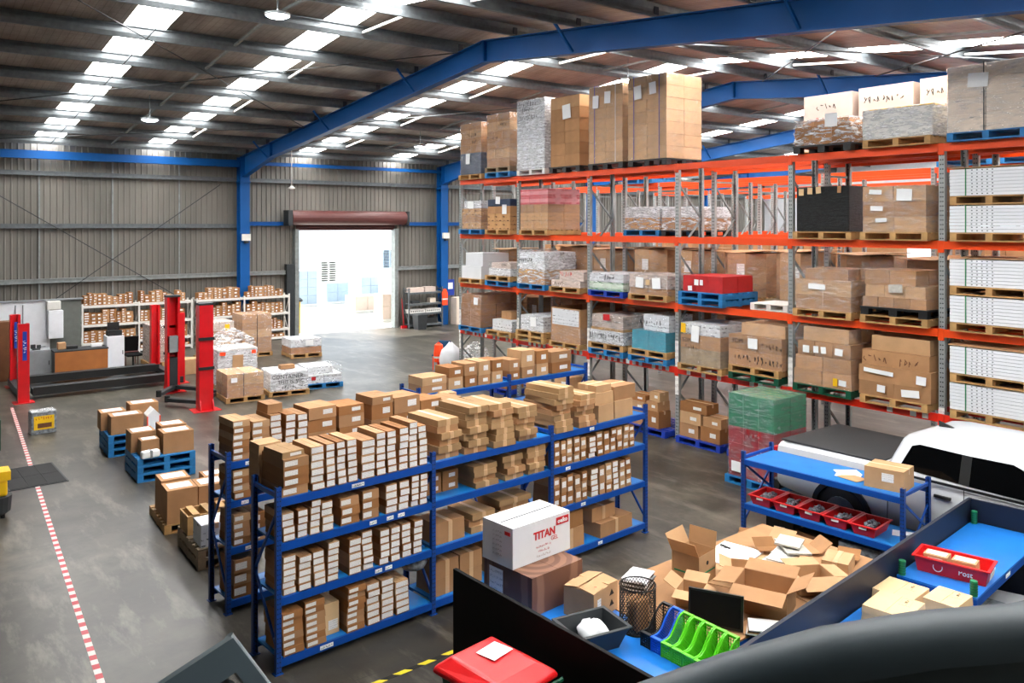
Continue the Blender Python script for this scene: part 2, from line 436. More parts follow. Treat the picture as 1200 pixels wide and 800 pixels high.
# ------------------------------------------------------------------ roof
ce = struct('ceiling')
STRIPS = [(4.6, .86), (8.2, .80), (14.05, .85), (18.4, .85), (23.5, .85), (28.6, .9), (33.2, .9), (38, .9), (42.5, .9)]
edges = [-14.0]
for c, wd in STRIPS: edges += [c-wd/2, c+wd/2]
edges.append(XR)
for y0, y1 in ((-4.0, 16.0), (16.0, WY+.3)):
    for i in range(0, len(edges)-1):
        x0, x1 = edges[i], edges[i+1]; sky = i % 2 == 1
        b = MB().add([(x0, y0, roofz(y0)), (x0, y1, roofz(y1)), (x1, y1, roofz(y1)), (x1, y0, roofz(y0)),
                      (x0, y0, roofz(y0)+.05), (x0, y1, roofz(y1)+.05), (x1, y1, roofz(y1)+.05), (x1, y0, roofz(y0)+.05)],
                     [(0, 1, 2, 3), (7, 6, 5, 4), (0, 4, 5, 1), (3, 2, 6, 7), (1, 5, 6, 2), (4, 0, 3, 7)])
        if sky: b.obj('skylight_panel', 'skylight', ce)
        else: b.obj('roof_sheet', 'roof_sheet', ce)
PY = [16+1.1+2.15*k for k in range(8)]+[16-1.1-2.15*k for k in range(9)]
for y in PY:
    z1 = roofz(y)-.01; z0 = z1-.27; s = 1 if y > 16 else -1
    b = MB()
    # Z section: two flanges with lips and a folded web
    prof = [(y-.045, z1-.03), (y-.045, z1), (y+.04, z1), (y+.012, z1-.11), (y+.012, z0+.11), (y+.03, z0+.012), (y+.08, z0+.012), (y+.08, z0+.035),
            (y+.088, z0+.035), (y+.088, z0), (y+.02, z0), (y-.012, z0+.10), (y-.012, z1-.10), (y+.008, z1-.012), (y-.035, z1-.012), (y-.035, z1-.03)]
    if s < 0: prof = [(2*y-a, c) for a, c in prof][::-1]
    b.prism(prof, 'x', -14, XR).obj('purlin', 'galv', ce)
# bridging between purlins and bracing rods under the sheet
ys = sorted(PY)
for x, mat, wd in ((6.55, 'galv_dull', .06), (8.75, 'white_metal', .05), (16.3, 'galv_dull', .07), (18.95, 'white_metal', .07), (25.9, 'galv_dull', .07), (14.65, 'white_metal', .06)):
    for i, (a, b) in enumerate(zip(ys, ys[1:])):
        if (i+int(x)) % 2 == 0 or x == 6.55:
            MB().bar((x, a+.05, roofz(a)-.16), (x, b-.05, roofz(b)-.16), wd, .05).obj('bridging', mat, ce)
def rod(p, q, r=.014, mat='charcoal'): MB().cyl((p[0], p[1], roofz(p[1])-.30), (q[0], q[1], roofz(q[1])-.30), r, 6).obj('brace_rod', mat, ce)
rod((2.2, 16.5), (11.4, 26.5)); rod((2.2, 26.5), (11.4, 17)); rod((2.2, 32), (11.4, 26.5)); rod((11.5, 26.5), (20.8, 17), .016, 'galv')
rod((11.5, 14.5), (20.8, 6), .016, 'galv'); rod((11.5, 6), (20.8, 15), .016, 'galv'); rod((4.6, 17), (4.6, 32), .012)
rod((14, 4), (20.8, 11.5), .016, 'charcoal'); rod((20.9, 15), (30, 6), .016, 'galv')

# portal frames
def portal(x):
    t = struct('portal_frame'); t['label'] = 'blue welded steel portal frame holding the roof'
    def rt(y): return 8.98-.1*abs(y-16)
    for ya, yb in ((16, WY-.3), (16, -3.5)):
        sg = 1 if yb > ya else -1
        # web with a deeper haunch at the eave
        top = [(ya, rt(ya)), (yb, rt(yb))]; hy = yb-sg*3.2
        low = [(yb, rt(yb)-.85), (hy, rt(hy)-.52), (ya, rt(ya)-.50)]
        MB().prism(top+low, 'x', x-.01, x+.01).obj('rafter_web', 'blue_steel', t)
        MB().bar((x, ya, rt(ya)), (x, yb, rt(yb)), .22, .025).obj('rafter_flange', 'blue_steel', t)
        b = MB(); b.bar((x, ya, rt(ya)-.5), (x, hy, rt(hy)-.52), .22, .025); b.bar((x, hy, rt(hy)-.52), (x, yb, rt(yb)-.85), .22, .025)
        b.obj('rafter_flange', 'blue_steel', t)
        for k in range(3):
            yy = ya+sg*(5.3*k+3.2)
            for sd in (-1, 1): MB().bar((x+sd*.10, yy, rt(yy)-.48), (x+sd*.62, yy, rt(yy)+.08), .05, .05).obj('fly_brace', 'blue_steel', t)
        for yy in (ya+sg*.02, hy): MB().box(x-.11, yy-.015, rt(yy)-.5, x+.11, yy+.015, rt(yy)).obj('stiffener', 'blue_steel', t)
    for y in PY: MB().box(x-.06, y-.03, rt(y), x+.06, y+.0, rt(y)+.22).obj('purlin_cleat', 'navy', t)
    yc = WY-.42
    b = MB(); b.box(x-.19, yc-.2, 0, x+.19, yc-.18, 7.3); b.box(x-.19, yc+.18, 0, x+.19, yc+.2, 7.3); b.box(x-.01, yc-.18, 0, x+.01, yc+.18, 7.3)
    b.obj('column', 'blue_steel', t)
    MB().box(x-.21, yc-.23, 6.28, x+.21, yc+.2, 6.34).obj('splice_plate', 'blue_steel', t)
for x in (11.45, 20.8, 30.2, 39.6): portal(x)
# ================================================================== CARTONS, PALLETS, WRAPPED LOADS
def r3(v): return tuple(round(x, 3) for x in v)
def carton_mesh(w, d, h, mat, seam=True):
    def mk():
        b = MB(); e = .004; q = rnd.uniform(-.004, .004)
        x, y = w/2, d/2
        t = h-.004 if seam else h
        b.add([(-x, -y, 0), (x, -y, 0), (x, y, 0), (-x, y, 0), (-x+e, -y+e, t), (x-e+q, -y+e, t), (x-e, y-e, t), (-x+e, y-e+q, t)],
              [(3, 2, 1, 0), (4, 5, 6, 7), (0, 1, 5, 4), (1, 2, 6, 5), (2, 3, 7, 6), (3, 0, 4, 7)])
        if seam:                                   # two closed top flaps with a thin gap between
            if w > d: b.box(-x+e, -y+e, t, x-e, -.002, h); b.box(-x+e, .002, t, x-e, y-e, h)
            else: b.box(-x+e, -y+e, t, -.002, y-e, h); b.box(.002, -y+e, t, x-e, y-e, h)
        return b.mesh('carton', mat)
    return cached(('c',)+r3((w, d, h))+(mat, seam), mk)
def label_mesh(w, h): return cached(('l',)+r3((w, h)), lambda: MB().box(-w/2, -.0015, -h/2, w/2, .0, h/2).mesh('label', 'label'))
def tape_mesh(w, d, h, axis='y', tw=.05, mat='tape'):
    # tape over the top seam and a little way down both ends
    def mk():
        b = MB(); e = .002; k = min(.07, h*.6)
        if axis == 'y': b.box(-tw/2, -d/2-e, h, tw/2, d/2+e, h+e); b.box(-tw/2, -d/2-e, h-k, tw/2, -d/2, h); b.box(-tw/2, d/2, h-k, tw/2, d/2+e, h)
        else: b.box(-w/2-e, -tw/2, h, w/2+e, tw/2, h+e); b.box(-w/2-e, -tw/2, h-k, -w/2, tw/2, h); b.box(w/2, -tw/2, h-k, w/2+e, tw/2, h)
        return b.mesh('tape', mat)
    return cached(('t',)+r3((w, d, h, tw))+(axis, mat), mk)
def band_mesh(w, d, h, tw=.06):
    # tape running right round a parcel
    def mk():
        b = MB(); e = .002
        b.box(-tw/2, -d/2-e, 0, tw/2, -d/2, h+e); b.box(-tw/2, d/2, 0, tw/2, d/2+e, h+e); b.box(-tw/2, -d/2, h, tw/2, d/2, h+e)
        return b.mesh('tape', 'tape')
    return cached(('b',)+r3((w, d, h, tw)), mk)
def box(name, loc, size, rz, label, cat, group=None, mat='card', lab=None, tape=None, band=False, labtop=None, rxy=(0, 0)):
    w_, d_, h_ = size
    o = link(name, carton_mesh(w_, d_, h_, mat), None, loc, (rxy[0], rxy[1], rz)); tag(o, label, cat, group)
    if lab:                                        # (x, z, w, h) as fractions of the front face
        link('label', label_mesh(w_*lab[2], h_*lab[3]), o, (w_*lab[0], -d_/2-.0005, h_*lab[1]))
    if labtop:
        q = MB().box(-w_*labtop[2]/2, -d_*labtop[3]/2, 0, w_*labtop[2]/2, d_*labtop[3]/2, .002).obj('paper', 'white_paper', o, (w_*labtop[0], d_*labtop[1], h_+.003))
    if tape: link('tape', tape_mesh(w_, d_, h_, tape), o)
    if band: link('tape', band_mesh(w_, d_, h_), o)
    return o

def pallet(loc, rz, kind, label, w=1.165, d=1.165, h=.14):
    t = thing('pallet', label, 'pallet', loc, rz, 'pallets')
    if kind == 'plastic':
        mat = 'black_plastic'
        link('deck', cached(('pd', w, d), lambda: MB().box(-w/2, -d/2, h-.035, w/2, d/2, h).mesh('deck', mat)), t)
        leg = cached(('pl', h), lambda: MB().prism([(-.07, -.07), (.07, -.07), (.07, .07), (-.07, .07)], 'z', .02, h-.035).mesh('block', mat))
        for x in (-w/2+.08, 0, w/2-.08):
            for y in (-d/2+.08, 0, d/2-.08): link('block', leg, t, (x, y, 0))
        run = cached(('pr', d), lambda: MB().box(-.07, -d/2, 0, .07, d/2, .02).mesh('runner', mat))
        for x in (-w/2+.08, 0, w/2-.08): link('runner', run, t, (x, 0, 0))
        return t
    mat = {'wood': 'wood', 'blue': 'blue_pallet', 'grey': 'wood_grey', 'white': 'pallet_white', 'green': 'dark_green', 'deep': 'deep_blue_plastic'}[kind]
    n = 7; bw = w
    db = cached(('db', w, mat), lambda: MB().box(-w/2, -.055, 0, w/2, .055, .02).mesh('deck_board', mat))
    for i in range(n):
        link('deck_board', db, t, (0, -d/2+.056+(d-.112)*i/(n-1), h-.02))
    be = cached(('be', d, mat, h), lambda: MB().box(-.05, -d/2, .02, .05, d/2, h-.02).mesh('bearer', mat))
    for x in (-w/2+.05, 0, w/2-.05): link('bearer', be, t, (x, 0, 0))
    for y in (-d/2+.056, 0, d/2-.056): link('bottom_board', db, t, (0, y, 0))
    return t

def film_mesh(w, d, h, mat, slope=0.0, bulge=.015, seed=0, drape=0.0, amp=.012):
    rr = random.Random(seed); b = MB(); per = []; n = 7; x, y = w/2+bulge, d/2+bulge; c = .035
    def edge(p, q): return [(p[0]+(q[0]-p[0])*i/n, p[1]+(q[1]-p[1])*i/n) for i in range(n)]
    cs = [(-x+c, -y), (x-c, -y), (x, -y+c), (x, y-c), (x-c, y), (-x+c, y), (-x, y-c), (-x, -y+c)]
    for i in range(8):
        p, q = cs[i], cs[(i+1) % 8]; per += edge(p, q) if i % 2 == 0 else [p, ((p[0]+q[0])/2*1.004, (p[1]+q[1])/2*1.004)]
    k = len(per); lv = 8; vs = []
    for j in range(lv+1):
        t = j/lv
        for px, py in per:
            a = rr.uniform(-amp, amp); sh = 1+(a/max(.2, math.hypot(px, py)))-drape*max(0, t-.55)*.9
            top = h+slope*(px/w)
            vs.append((px*sh, py*sh, t*top+(.006 if t == 1 else 0)))
    fs = [(j*k+i, j*k+(i+1) % k, (j+1)*k+(i+1) % k, (j+1)*k+i) for j in range(lv) for i in range(k)]
    base = lv*k
    for s_ in (.66, .33):
        st = len(vs)
        for i in range(k):
            px, py, pz = vs[base+i]; q = s_*(1 if s_ > .5 else 1)
            vs.append((vs[lv*k+i][0]*s_, vs[lv*k+i][1]*s_, h+slope*(vs[lv*k+i][0]*s_/w)+.008+rr.uniform(-.004, .008)+drape*.25*(1-s_)))
        pb = lv*k if s_ > .5 else st-k
        fs += [(pb+i, pb+(i+1) % k, st+(i+1) % k, st+i) for i in range(k)]
    vs.append((0, 0, h+.01+drape*.22)); c_ = len(vs)-1
    fs += [(st+i, st+(i+1) % k, c_) for i in range(k)]
    b.add(vs, fs); return b.mesh('stretch_film', mat, True)

def load(loc, rz, w, d, tiers, label, cat='pallet load', film_=None, papers=(), writing=(), slope=0.0, drape=0.0, straps=(), name='wrapped_load', ny=2, group=None, lid=None, cap=None, amp=.012):
    """tiers: (height, cartons across, material[, inset])"""
    t = thing(name, label, cat, loc, rz, group); z = 0.0
    for q in tiers:
        h_, nx, mat = q[:3]; ins = q[3] if len(q) > 3 else 0.0; off = q[4] if len(q) > 4 else 0.0
        ww = (w-2*ins); dd = (d-2*ins)
        if nx == 0:                                # a smooth wrapped block
            bo = MB().box(-ww/2+off, -dd/2, 0, ww/2+off, dd/2, h_-.002).obj('wrapped_block', mat, t, (0, 0, z)); bevel(bo, .02)
        else:
            cw, cdp = ww/nx, dd/ny
            me = carton_mesh(round(cw-.006, 3), round(cdp-.006, 3), round(h_-.003, 3), mat, False)
            for i in range(nx):
                for j in range(ny):
                    link('carton', me, t, (-ww/2+cw*(i+.5)+rnd.uniform(-.003, .003)+off, -dd/2+cdp*(j+.5)+rnd.uniform(-.003, .003), z), rnd.uniform(-.006, .006))
        z += h_
    if cap: MB().box(-w/2-.01, -d/2-.01, 0, w/2+.01, d/2+.01, cap[0]).obj('top_sheet', cap[1], t, (0, 0, z+.001))
    if film_: link('stretch_film', film_mesh(w, d, z+(cap[0] if cap else 0), film_, slope, seed=len(bpy.data.objects), drape=drape, amp=amp), t)
    for (x, zz, pw, ph, mt) in papers:
        MB().box(-pw/2, -.004, -ph/2, pw/2, 0, ph/2).obj('paper', mt, t, (x, -d/2-.030, zz), (0, rnd.uniform(-.08, .08), 0))
    for (s_, x, zz, size, mt) in writing:
        f = scrawl if isinstance(s_, int) else text
        f(t, s_, size, (x, -d/2-.032, zz), (R(90), R(rnd.uniform(-3, 3)), 0), mt, name='handwriting')
    for (x, mt) in straps:
        b = MB(); e = .020
        b.box(x-.008, -d/2-e, 0, x+.008, -d/2-e+.003, z+e); b.box(x-.008, d/2+e-.003, 0, x+.008, d/2+e, z+e); b.box(x-.008, -d/2-e, z+e-.003, x+.008, d/2+e, z+e)
        b.obj('strap', mt, t)
    return t

def bin_mesh(w, h, mat, lid=False):
    def mk():
        k = .28*w; x = w/2; o = [(-x+k, -x), (x-k, -x), (x, -x+k), (x, x-k), (x-k, x), (-x+k, x), (-x, x-k), (-x, -x+k)]
        b = MB().prism(o, 'z', 0, h)
        for z in (.06, h*.5): b.prism([(a*1.012, c*1.012) for a, c in o], 'z', z, z+.02)
        return b.mesh('octagonal_body', mat)
    return cached(('bin', w, h, mat), mk)
def octabin(loc, rz, label, w=1.05, h=.95, mat='card', lidmat='card', film_='film', group='octagonal bins in the rear rack rows'):
    t = thing('octagonal_bin', label, 'carton bin', loc, rz, group)
    link('octagonal_body', bin_mesh(w, h, mat), t)
    b = MB(); x = w*.53
    b.add([(-x, -x, h+.03), (0, -x, h+.0), (x, -x, h+.05), (x, x, h+.05), (0, x, h+.04), (-x, x, h+.03),
           (-x, -x, h+.042), (0, -x, h+.012), (x, -x, h+.062), (x, x, h+.062), (0, x, h+.052), (-x, x, h+.042)],
          [(0, 5, 4, 1), (1, 4, 3, 2), (6, 7, 10, 11), (7, 8, 9, 10), (0, 1, 7, 6), (1, 2, 8, 7), (2, 3, 9, 8), (3, 4, 10, 9), (4, 5, 11, 10), (5, 0, 6, 11)])
    b.obj('lid_sheet', lidmat, t)
    if film_: link('stretch_film', cached(('binf', w, h, film_), lambda: MB().lathe([(w*.545, 0), (w*.552, h*.3), (w*.545, h*.6), (w*.55, h*.8), (w*.53, h)], 16).mesh('stretch_film', film_, True)), t)
    link('label', label_mesh(.2, .26), t, (.12, -w/2-.02, h*.62))
    return t
# ================================================================== PALLET RACKING
BAY = 2.8; RY = [3.62+BAY*k for k in range(7)]        # upright frames along Y
LV = [1.48, 2.86, 4.28, 5.86]                         # beam centres
XF = 13.66; FD = .84
def rack(xf, ys, levels, label, ztop=5.92, first_red=True, detail=True, skip=()):
    t = thing('pallet_rack', label, 'rack', (xf, ys[0], 0), 0, 'pallet racking rows'); y0 = ys[0]
    pm = cached(('rp', ztop), lambda: MB().add([(0, -.05, 0), (0, .05, 0), (.075, .05, 0), (.075, .03, 0), (.02, .03, 0), (.02, -.03, 0), (.075, -.03, 0), (.075, -.05, 0),
              (0, -.05, ztop), (0, .05, ztop), (.075, .05, ztop), (.075, .03, ztop), (.02, .03, ztop), (.02, -.03, ztop), (.075, -.03, ztop), (.075, -.05, ztop)],
              [(i, (i+1) % 8, 8+(i+1) % 8, 8+i) for i in range(8)][::1]+[(8, 9, 10, 11, 12, 13, 14, 15)]).mesh('upright_post', 'rack_post'))
    fm = cached('foot', lambda: MB().box(-.04, -.08, 0, .12, .08, .012).mesh('foot_plate', 'blue_shelf'))
    for y in ys:
        for k, x in enumerate((0, FD)):
            p = link('upright_post', pm, t, (x, y-y0, 0), 0 if k == 0 else math.pi)
            if detail: link('foot_plate', fm, t, (x-.04*k, y-y0, 0))
        z = .25; s = 0
        while z+1.0 < ztop:
            key = ('br', s); dz = .75
            me = cached(key, lambda: MB().bar((.05, 0, 0 if s else dz), (FD-.05, 0, dz if s else 0), .03, .04).mesh('brace', 'galv_dull'))
            link('brace', me, t, (0, y-y0, z)); z += dz; s = 1-s
        hb = cached('hb', lambda: MB().bar((.05, 0, 0), (FD-.05, 0, 0), .03, .04).mesh('brace', 'galv_dull'))
        for z in (.2, ztop-.35): link('brace', hb, t, (0, y-y0, z))
    bl = BAY-.10
    def bm(mat):
        return cached(('beam', mat), lambda: MB().prism([(-.025, -.065), (.025, -.065), (.025, .035), (.01, .035), (.01, .065), (-.025, .065)], 'y', -bl/2, bl/2).mesh('beam', mat))
    cm = lambda mat: cached(('bc', mat), lambda: MB().box(-.03, -.045, -.12, .0, .045, .07).mesh('beam_connector', mat))
    for a, b in zip(ys, ys[1:]):
        for li, z in enumerate(levels):
            if (li, ys.index(a)) in skip: continue
            mat = 'red_orange' if (li == 0 and first_red) else 'orange'
            yc = (a+b)/2-y0
            link('beam', bm(mat), t, (-.005, yc, z)); link('beam', bm(mat), t, (FD+.005, yc, z), math.pi)
            if detail:
                for yy in (a-y0, b-y0):
                    if yy == a-y0: link('beam_connector', cm(mat), t, (-.002, yy, z))
    return t
front = rack(XF, RY, LV, 'long orange and galvanised pallet rack facing the open floor')
# stickers on the lowest front beam and white location strips on the posts
sm = MB().box(-.002, -.05, -.05, 0, .05, .05).mesh('beam_label', 'white_paper')
for i in range(1, 6):
    for k in range(12):
        if rnd.random() < (.75 if i > 2 else .45) and not (i == 1 and k > 3): link('beam_label', sm, front, (-.033, (i*BAY)+.25+k*.2, LV[0]+.005))
pl = MB().box(-.003, -.048, 0, 0, .048, .55).mesh('post_label', 'label')
for i in range(1, 7): link('post_label', pl, front, (-.004, i*BAY, .95 if i > 1 else 1.1)); link('post_label', pl, front, (-.004, i*BAY, 1.56 if i != 1 else .5))
rack(14.86, RY, LV, 'pallet rack standing back to back behind the front rack', detail=False)
rack(19.2, [y for y in RY]+[RY[-1]+BAY], LV, 'third rack row across the first aisle', detail=False)
rack(20.4, [y for y in RY]+[RY[-1]+BAY], LV, 'fourth rack row standing back to back with the third', detail=False)
rack(25.0, [y for y in RY]+[RY[-1]+BAY], LV, 'fifth rack row across the second aisle', detail=False)
rack(31.0, [y for y in RY]+[RY[-1]+BAY], LV, 'furthest rack row seen through the others', detail=False)

def slot(bay, side, lvl, row=0):
    y = RY[bay]+BAY/2+{'L': .665, 'R': -.665, 'C': 0}[side]
    x = {0: XF, 1: 14.86, 2: 19.2, 3: 20.4, 4: 25.0, 5: 31.0}[row]+FD/2
    return (x, y, (LV[lvl]+.066) if lvl >= 0 else 0.0)
LVN = ['lowest rack level', 'second rack level', 'third rack level', 'top rack level']
RZ = R(-90)
def rl(bay, side, lvl, w, d, tiers, short, pk=('wood',), dx=0.0, dy=0.0, row=0, rz=0.0, **k):
    """a pallet load on the rack; short names it, its pallets are named after it"""
    x, y, z = slot(bay, side, lvl, row); x += dx; y += dy
    for i, kind in enumerate(pk):
        cn = {'wood': 'wooden', 'blue': 'blue', 'plastic': 'black plastic', 'white': 'white', 'green': 'green', 'grey': 'weathered', 'deep': 'dark blue'}[kind]
        extra = '' if len(pk) == 1 else (', lower of two' if i == 0 else ', upper of two')
        pallet((x, y, z+.001), RZ+rz, kind, cn+' pallet under the '+short+extra); z += .142
    return load((x, y, z+.001), RZ+rz, w, d, tiers, short+', '+LVN[lvl] if lvl >= 0 else short, **k)
W = 'white_paper'
# ---- top level
rl(5, 'L', 3, 1.05, 1.1, [(.62, 0, 'navy_wrap'), (.22, 2, 'card'), (.22, 2, 'card'), (.22, 2, 'card_light'), (.2, 2, 'card')], 'brown cartons over a navy wrapped base', film_='film', papers=[(-.1, .45, .2, .3, W)], writing=[(5, .1, 1.12, .14, 'ink'), (3, .25, .92, .14, 'ink')])
rl(5, 'R', 3, 1.05, 1.1, [(.25, 2, 'card'), (.25, 3, 'card_light'), (.25, 2, 'card'), (.25, 3, 'card'), (.25, 2, 'card_light'), (.22, 2, 'card')], 'tan carton tower on a blue pallet', ('blue', 'grey'), film_='film', writing=[(5, .25, 1.15, .12, 'ink'), (7, -.2, .82, .11, 'ink')])
rl(4, 'L', 3, 1.15, 1.15, [(.26, 2, 'white_print')]*7, 'white film wrapped tower with black writing', ('white',), film_='film_white', writing=[(8, -.1, 1.72, .14, 'ink'), (4, -.15, 1.55, .13, 'ink'), (8, -.05, 1.37, .14, 'ink')])
rl(4, 'R', 3, 1.1, 1.1, [(.29, 2, 'card'), (.29, 2, 'card'), (.29, 2, 'card'), (.29, 2, 'card'), (.29, 2, 'card'), (.29, 2, 'card_light')], 'brown carton tower half hidden beside the white one', ('plastic',), papers=[(.1, 1.35, .3, .35, W)])
rl(3, 'L', 3, 1.14, 1.14, [(.26, 2, 'card_light')]*7, 'tall tan carton tower with two white sheets', ('plastic',), film_='film_thin', papers=[(-.3, 1.45, .2, .3, W), (.1, 1.52, .2, .28, W)], straps=[(-.35, 'deep_blue_plastic'), (.35, 'white_metal')])
rl(3, 'R', 3, 1.16, 1.16, [(.265, 2, 'card_light')]*7, 'tallest tan carton tower at the empty bay', ('plastic',), film_='film_thin', papers=[(-.25, 1.5, .22, .3, W), (.2, 1.55, .2, .26, W)], straps=[(-.38, 'deep_blue_plastic'), (.38, 'deep_blue_plastic')])
rl(1, 'L', 3, 1.12, 1.1, [(.34, 3, 'card_dark'), (.12, 4, 'card', .1)], 'torn open load with a hanging paper', ('plastic',), film_='film_white', drape=.06, amp=.035, papers=[(.2, .42, .24, .24, W)])
rl(1, 'R', 3, 1.2, 1.1, [(.5, 0, 'pallet_white')], 'low white wrapped bale with a yellow strip', ('wood',), film_='film_white', dy=-.05, cap=(.01, 'yellow'))
rl(0, 'L', 3, 1.15, 1.15, [(.27, 2, 'cream_board'), (.27, 2, 'cream_board'), (.27, 2, 'cream_board'), (.22, 2, 'cream_board')], 'cream cartons under cloudy film on a blue pallet', ('blue',), film_='film', papers=[(-.1, .78, .3, .22, W)], straps=[(-.02, 'charcoal')])
rl(0, 'R', 3, 1.15, 1.15, [(.27, 2, 'cream_board')]*4, 'second cream carton load near the end of the rack', ('blue',), film_='film')
for i, (bay, side, hh, wr) in enumerate(((1, 'L', .66, 5), (1, 'R', .68, 9), (0, 'L', .70, 9))):
    rl(bay, side, 3, 1.05, 1.0, [(.45, 2, 'pale_board'), (hh, 1, 'pale_board')] if hh < .9 else [(.45, 2, 'pale_board')],
       ('far', 'middle', 'near')[i]+' pale pink carton load with handwriting, rear row', ('wood',), row=1, ny=1, dy=(.665, .822, 1.12)[i],
       writing=[(wr, .0, .45+hh*.62, .13, 'ink'), (8, .05, .45+hh*.22, .10, 'ink_red')])
# ---- third level
rl(5, 'L', 2, .95, 1.05, [(.2, 3, 'card_print'), (.2, 3, 'card'), (.2, 3, 'card_print'), (.22, 2, 'white_print', .04)], 'carton load with a cloudy white top layer', ('blue',), film_='film', papers=[(.0, .7, .3, .2, W)])
rl(5, 'R', 2, 1.05, 1.05, [(.22, 3, 'card_print'), (.22, 3, 'card_print'), (.2, 3, 'card'), (.2, 0, 'navy_wrap')], 'brown cartons below a dark wrapped band', ('wood',), papers=[(.0, .8, .2, .2, W), (.3, .55, .2, .26, W)])
rl(4, 'L', 2, 1.15, 1.1, [(.22, 4, 'card_print'), (.22, 4, 'card_print'), (.22, 4, 'card'), (.2, 3, 'red_print'), (.2, 3, 'red_print')], 'brown cartons topped with two red printed layers', ('wood',), film_='film_thin', dy=-.1)
rl(1, 'L', 2, 1.05, 1.1, [(.82, 0, 'black_wrap')], 'tall block in black wrap with yellow notes', ('wood',), papers=[(-.4, .72, .10, .12, 'cream_box'), (-.22, .74, .10, .12, 'cream_box'), (-.05, .75, .10, .12, 'cream_box'), (.36, .75, .07, .12, 'card')])
rl(1, 'R', 2, 1.1, 1.1, [(.26, 2, 'card_light'), (.26, 2, 'card'), (.26, 2, 'card_light')], 'wrapped tan cartons with several white labels', ('wood',), film_='film', drape=.05, papers=[(-.3, .68, .22, .08, W), (.2, .62, .26, .2, W), (-.28, .40, .22, .08, W), (-.2, .2, .2, .07, W)])
def slabs(lvl, n0):
    x, y, z = slot(0, 'L', lvl); y -= .05
    for k in range(2):
        sh = ('lower', 'upper')[k]+' white perforated panel stack, '+LVN[lvl]
        pallet((x, y, z+.001), RZ, 'wood', 'wooden pallet under the '+sh); z += .142
        t = thing('panel_stack', sh+', green strap', 'panel stack', (x, y, z+.001), RZ, 'white perforated panel stacks')
        n = 8; hh = .42/n
        me = cached('slabp', lambda: MB().box(-.6, -.55, 0, .6, .55, .42/8-.004).mesh('panel', 'slab_dots'))
        for i in range(n): link('panel', me, t, (rnd.uniform(-.004, .004), rnd.uniform(-.004, .004), i*hh))
        b = MB(); b.box(-.36, -.565, 0, -.345, -.555, .43); b.box(-.36, .555, 0, -.345, .565, .43); b.box(-.36, -.565, .421, -.345, .565, .431); b.obj('strap', 'green_plastic', t)
        z += .436
        if k == 1:
            pass
    MB().box(-.62, -.56, 0, .62, .56, .012).obj('top_sheet', 'card_light', t, (0, 0, .434))
for l in (0, 1, 2): slabs(l, l)
# ---- second level
rl(5, 'L', 1, 1.0, 1.05, [(.36, 1, 'white_foam'), (.38, 1, 'white_foam', .06, .06)], 'two white foam blocks stacked', ('wood',), ny=1)
rl(5, 'R', 1, 1.0, 1.0, [(.2, 2, 'white_print'), (.16, 2, 'pale_board', .05)], 'low pale cartons with dark writing', ('blue', 'wood'), film_='film', writing=[('CON', .25, .3, .1, 'ink')])
rl(4, 'L', 1, 1.1, 1.1, [(.26, 2, 'card'), (.12, 2, 'wood'), (.46, 2, 'white_print', .02)], 'bulky two tier load under crumpled clear film', ('blue',), film_='film_white', drape=.1, slope=-.1, amp=.03, writing=[(7, -.2, .62, .12, 'ink')])
rl(4, 'R', 1, 1.1, 1.05, [(.16, 2, 'pale_board'), (.22, 2, 'pale_board', .1, .1)], 'low load with a red brand print', ('wood',), film_='film', writing=[(5, .05, .32, .14, 'ink_red'), (6, -.2, .09, .09, 'ink')])
rl(3, 'L', 1, 1.15, 1.1, [(.2, 3, 'green_print'), (.2, 3, 'white_print')], 'low load with green and white print', ('deep',), film_='film', writing=[(4, .15, .3, .13, 'ink')])
rl(3, 'R', 1, 1.15, 1.1, [(.14, 2, 'card'), (.3, 2, 'pale_board')], 'low wrapped load showing two white sheets', ('wood',), film_='film_grey', papers=[(-.22, .26, .24, .24, W), (.28, .26, .24, .24, W), (.03, .27, .12, .12, 'cream_box')])
rl(2, 'L', 1, 1.05, 1.0, [(.34, 3, 'red_carton')], 'squat red carton block on doubled pallets', ('blue', 'blue'), ny=2, dy=-.02, papers=[(-.13, .2, .11, .12, W), (.0, .2, .08, .11, W), (-.3, .07, .11, .1, W)])
pallet(tuple(a+b for a, b in zip(slot(2, 'R', 1), (.1, -.16, .001))), RZ, 'white', 'empty white pallet set back beside the red block', w=.85, d=.8)
rl(1, 'L', 1, 1.1, 1.05, [(.27, 2, 'card'), (.27, 2, 'card_light'), (.2, 1, 'card', .12)], 'crumpled wrapped carton load left of the black pallet', ('wood',), film_='film', drape=.05, amp=.02, papers=[(-.1, .42, .34, .1, W)])
rl(1, 'R', 1, 1.1, 1.1, [(.17, 4, 'card'), (.2, 3, 'card_light', .03), (.26, 2, 'card', .1, -.12)], 'sloping wrapped cartons on a black plastic pallet', ('wood', 'plastic'), film_='film_thin', slope=-.25, amp=.02, papers=[(.05, .33, .24, .14, 'newsprint')])
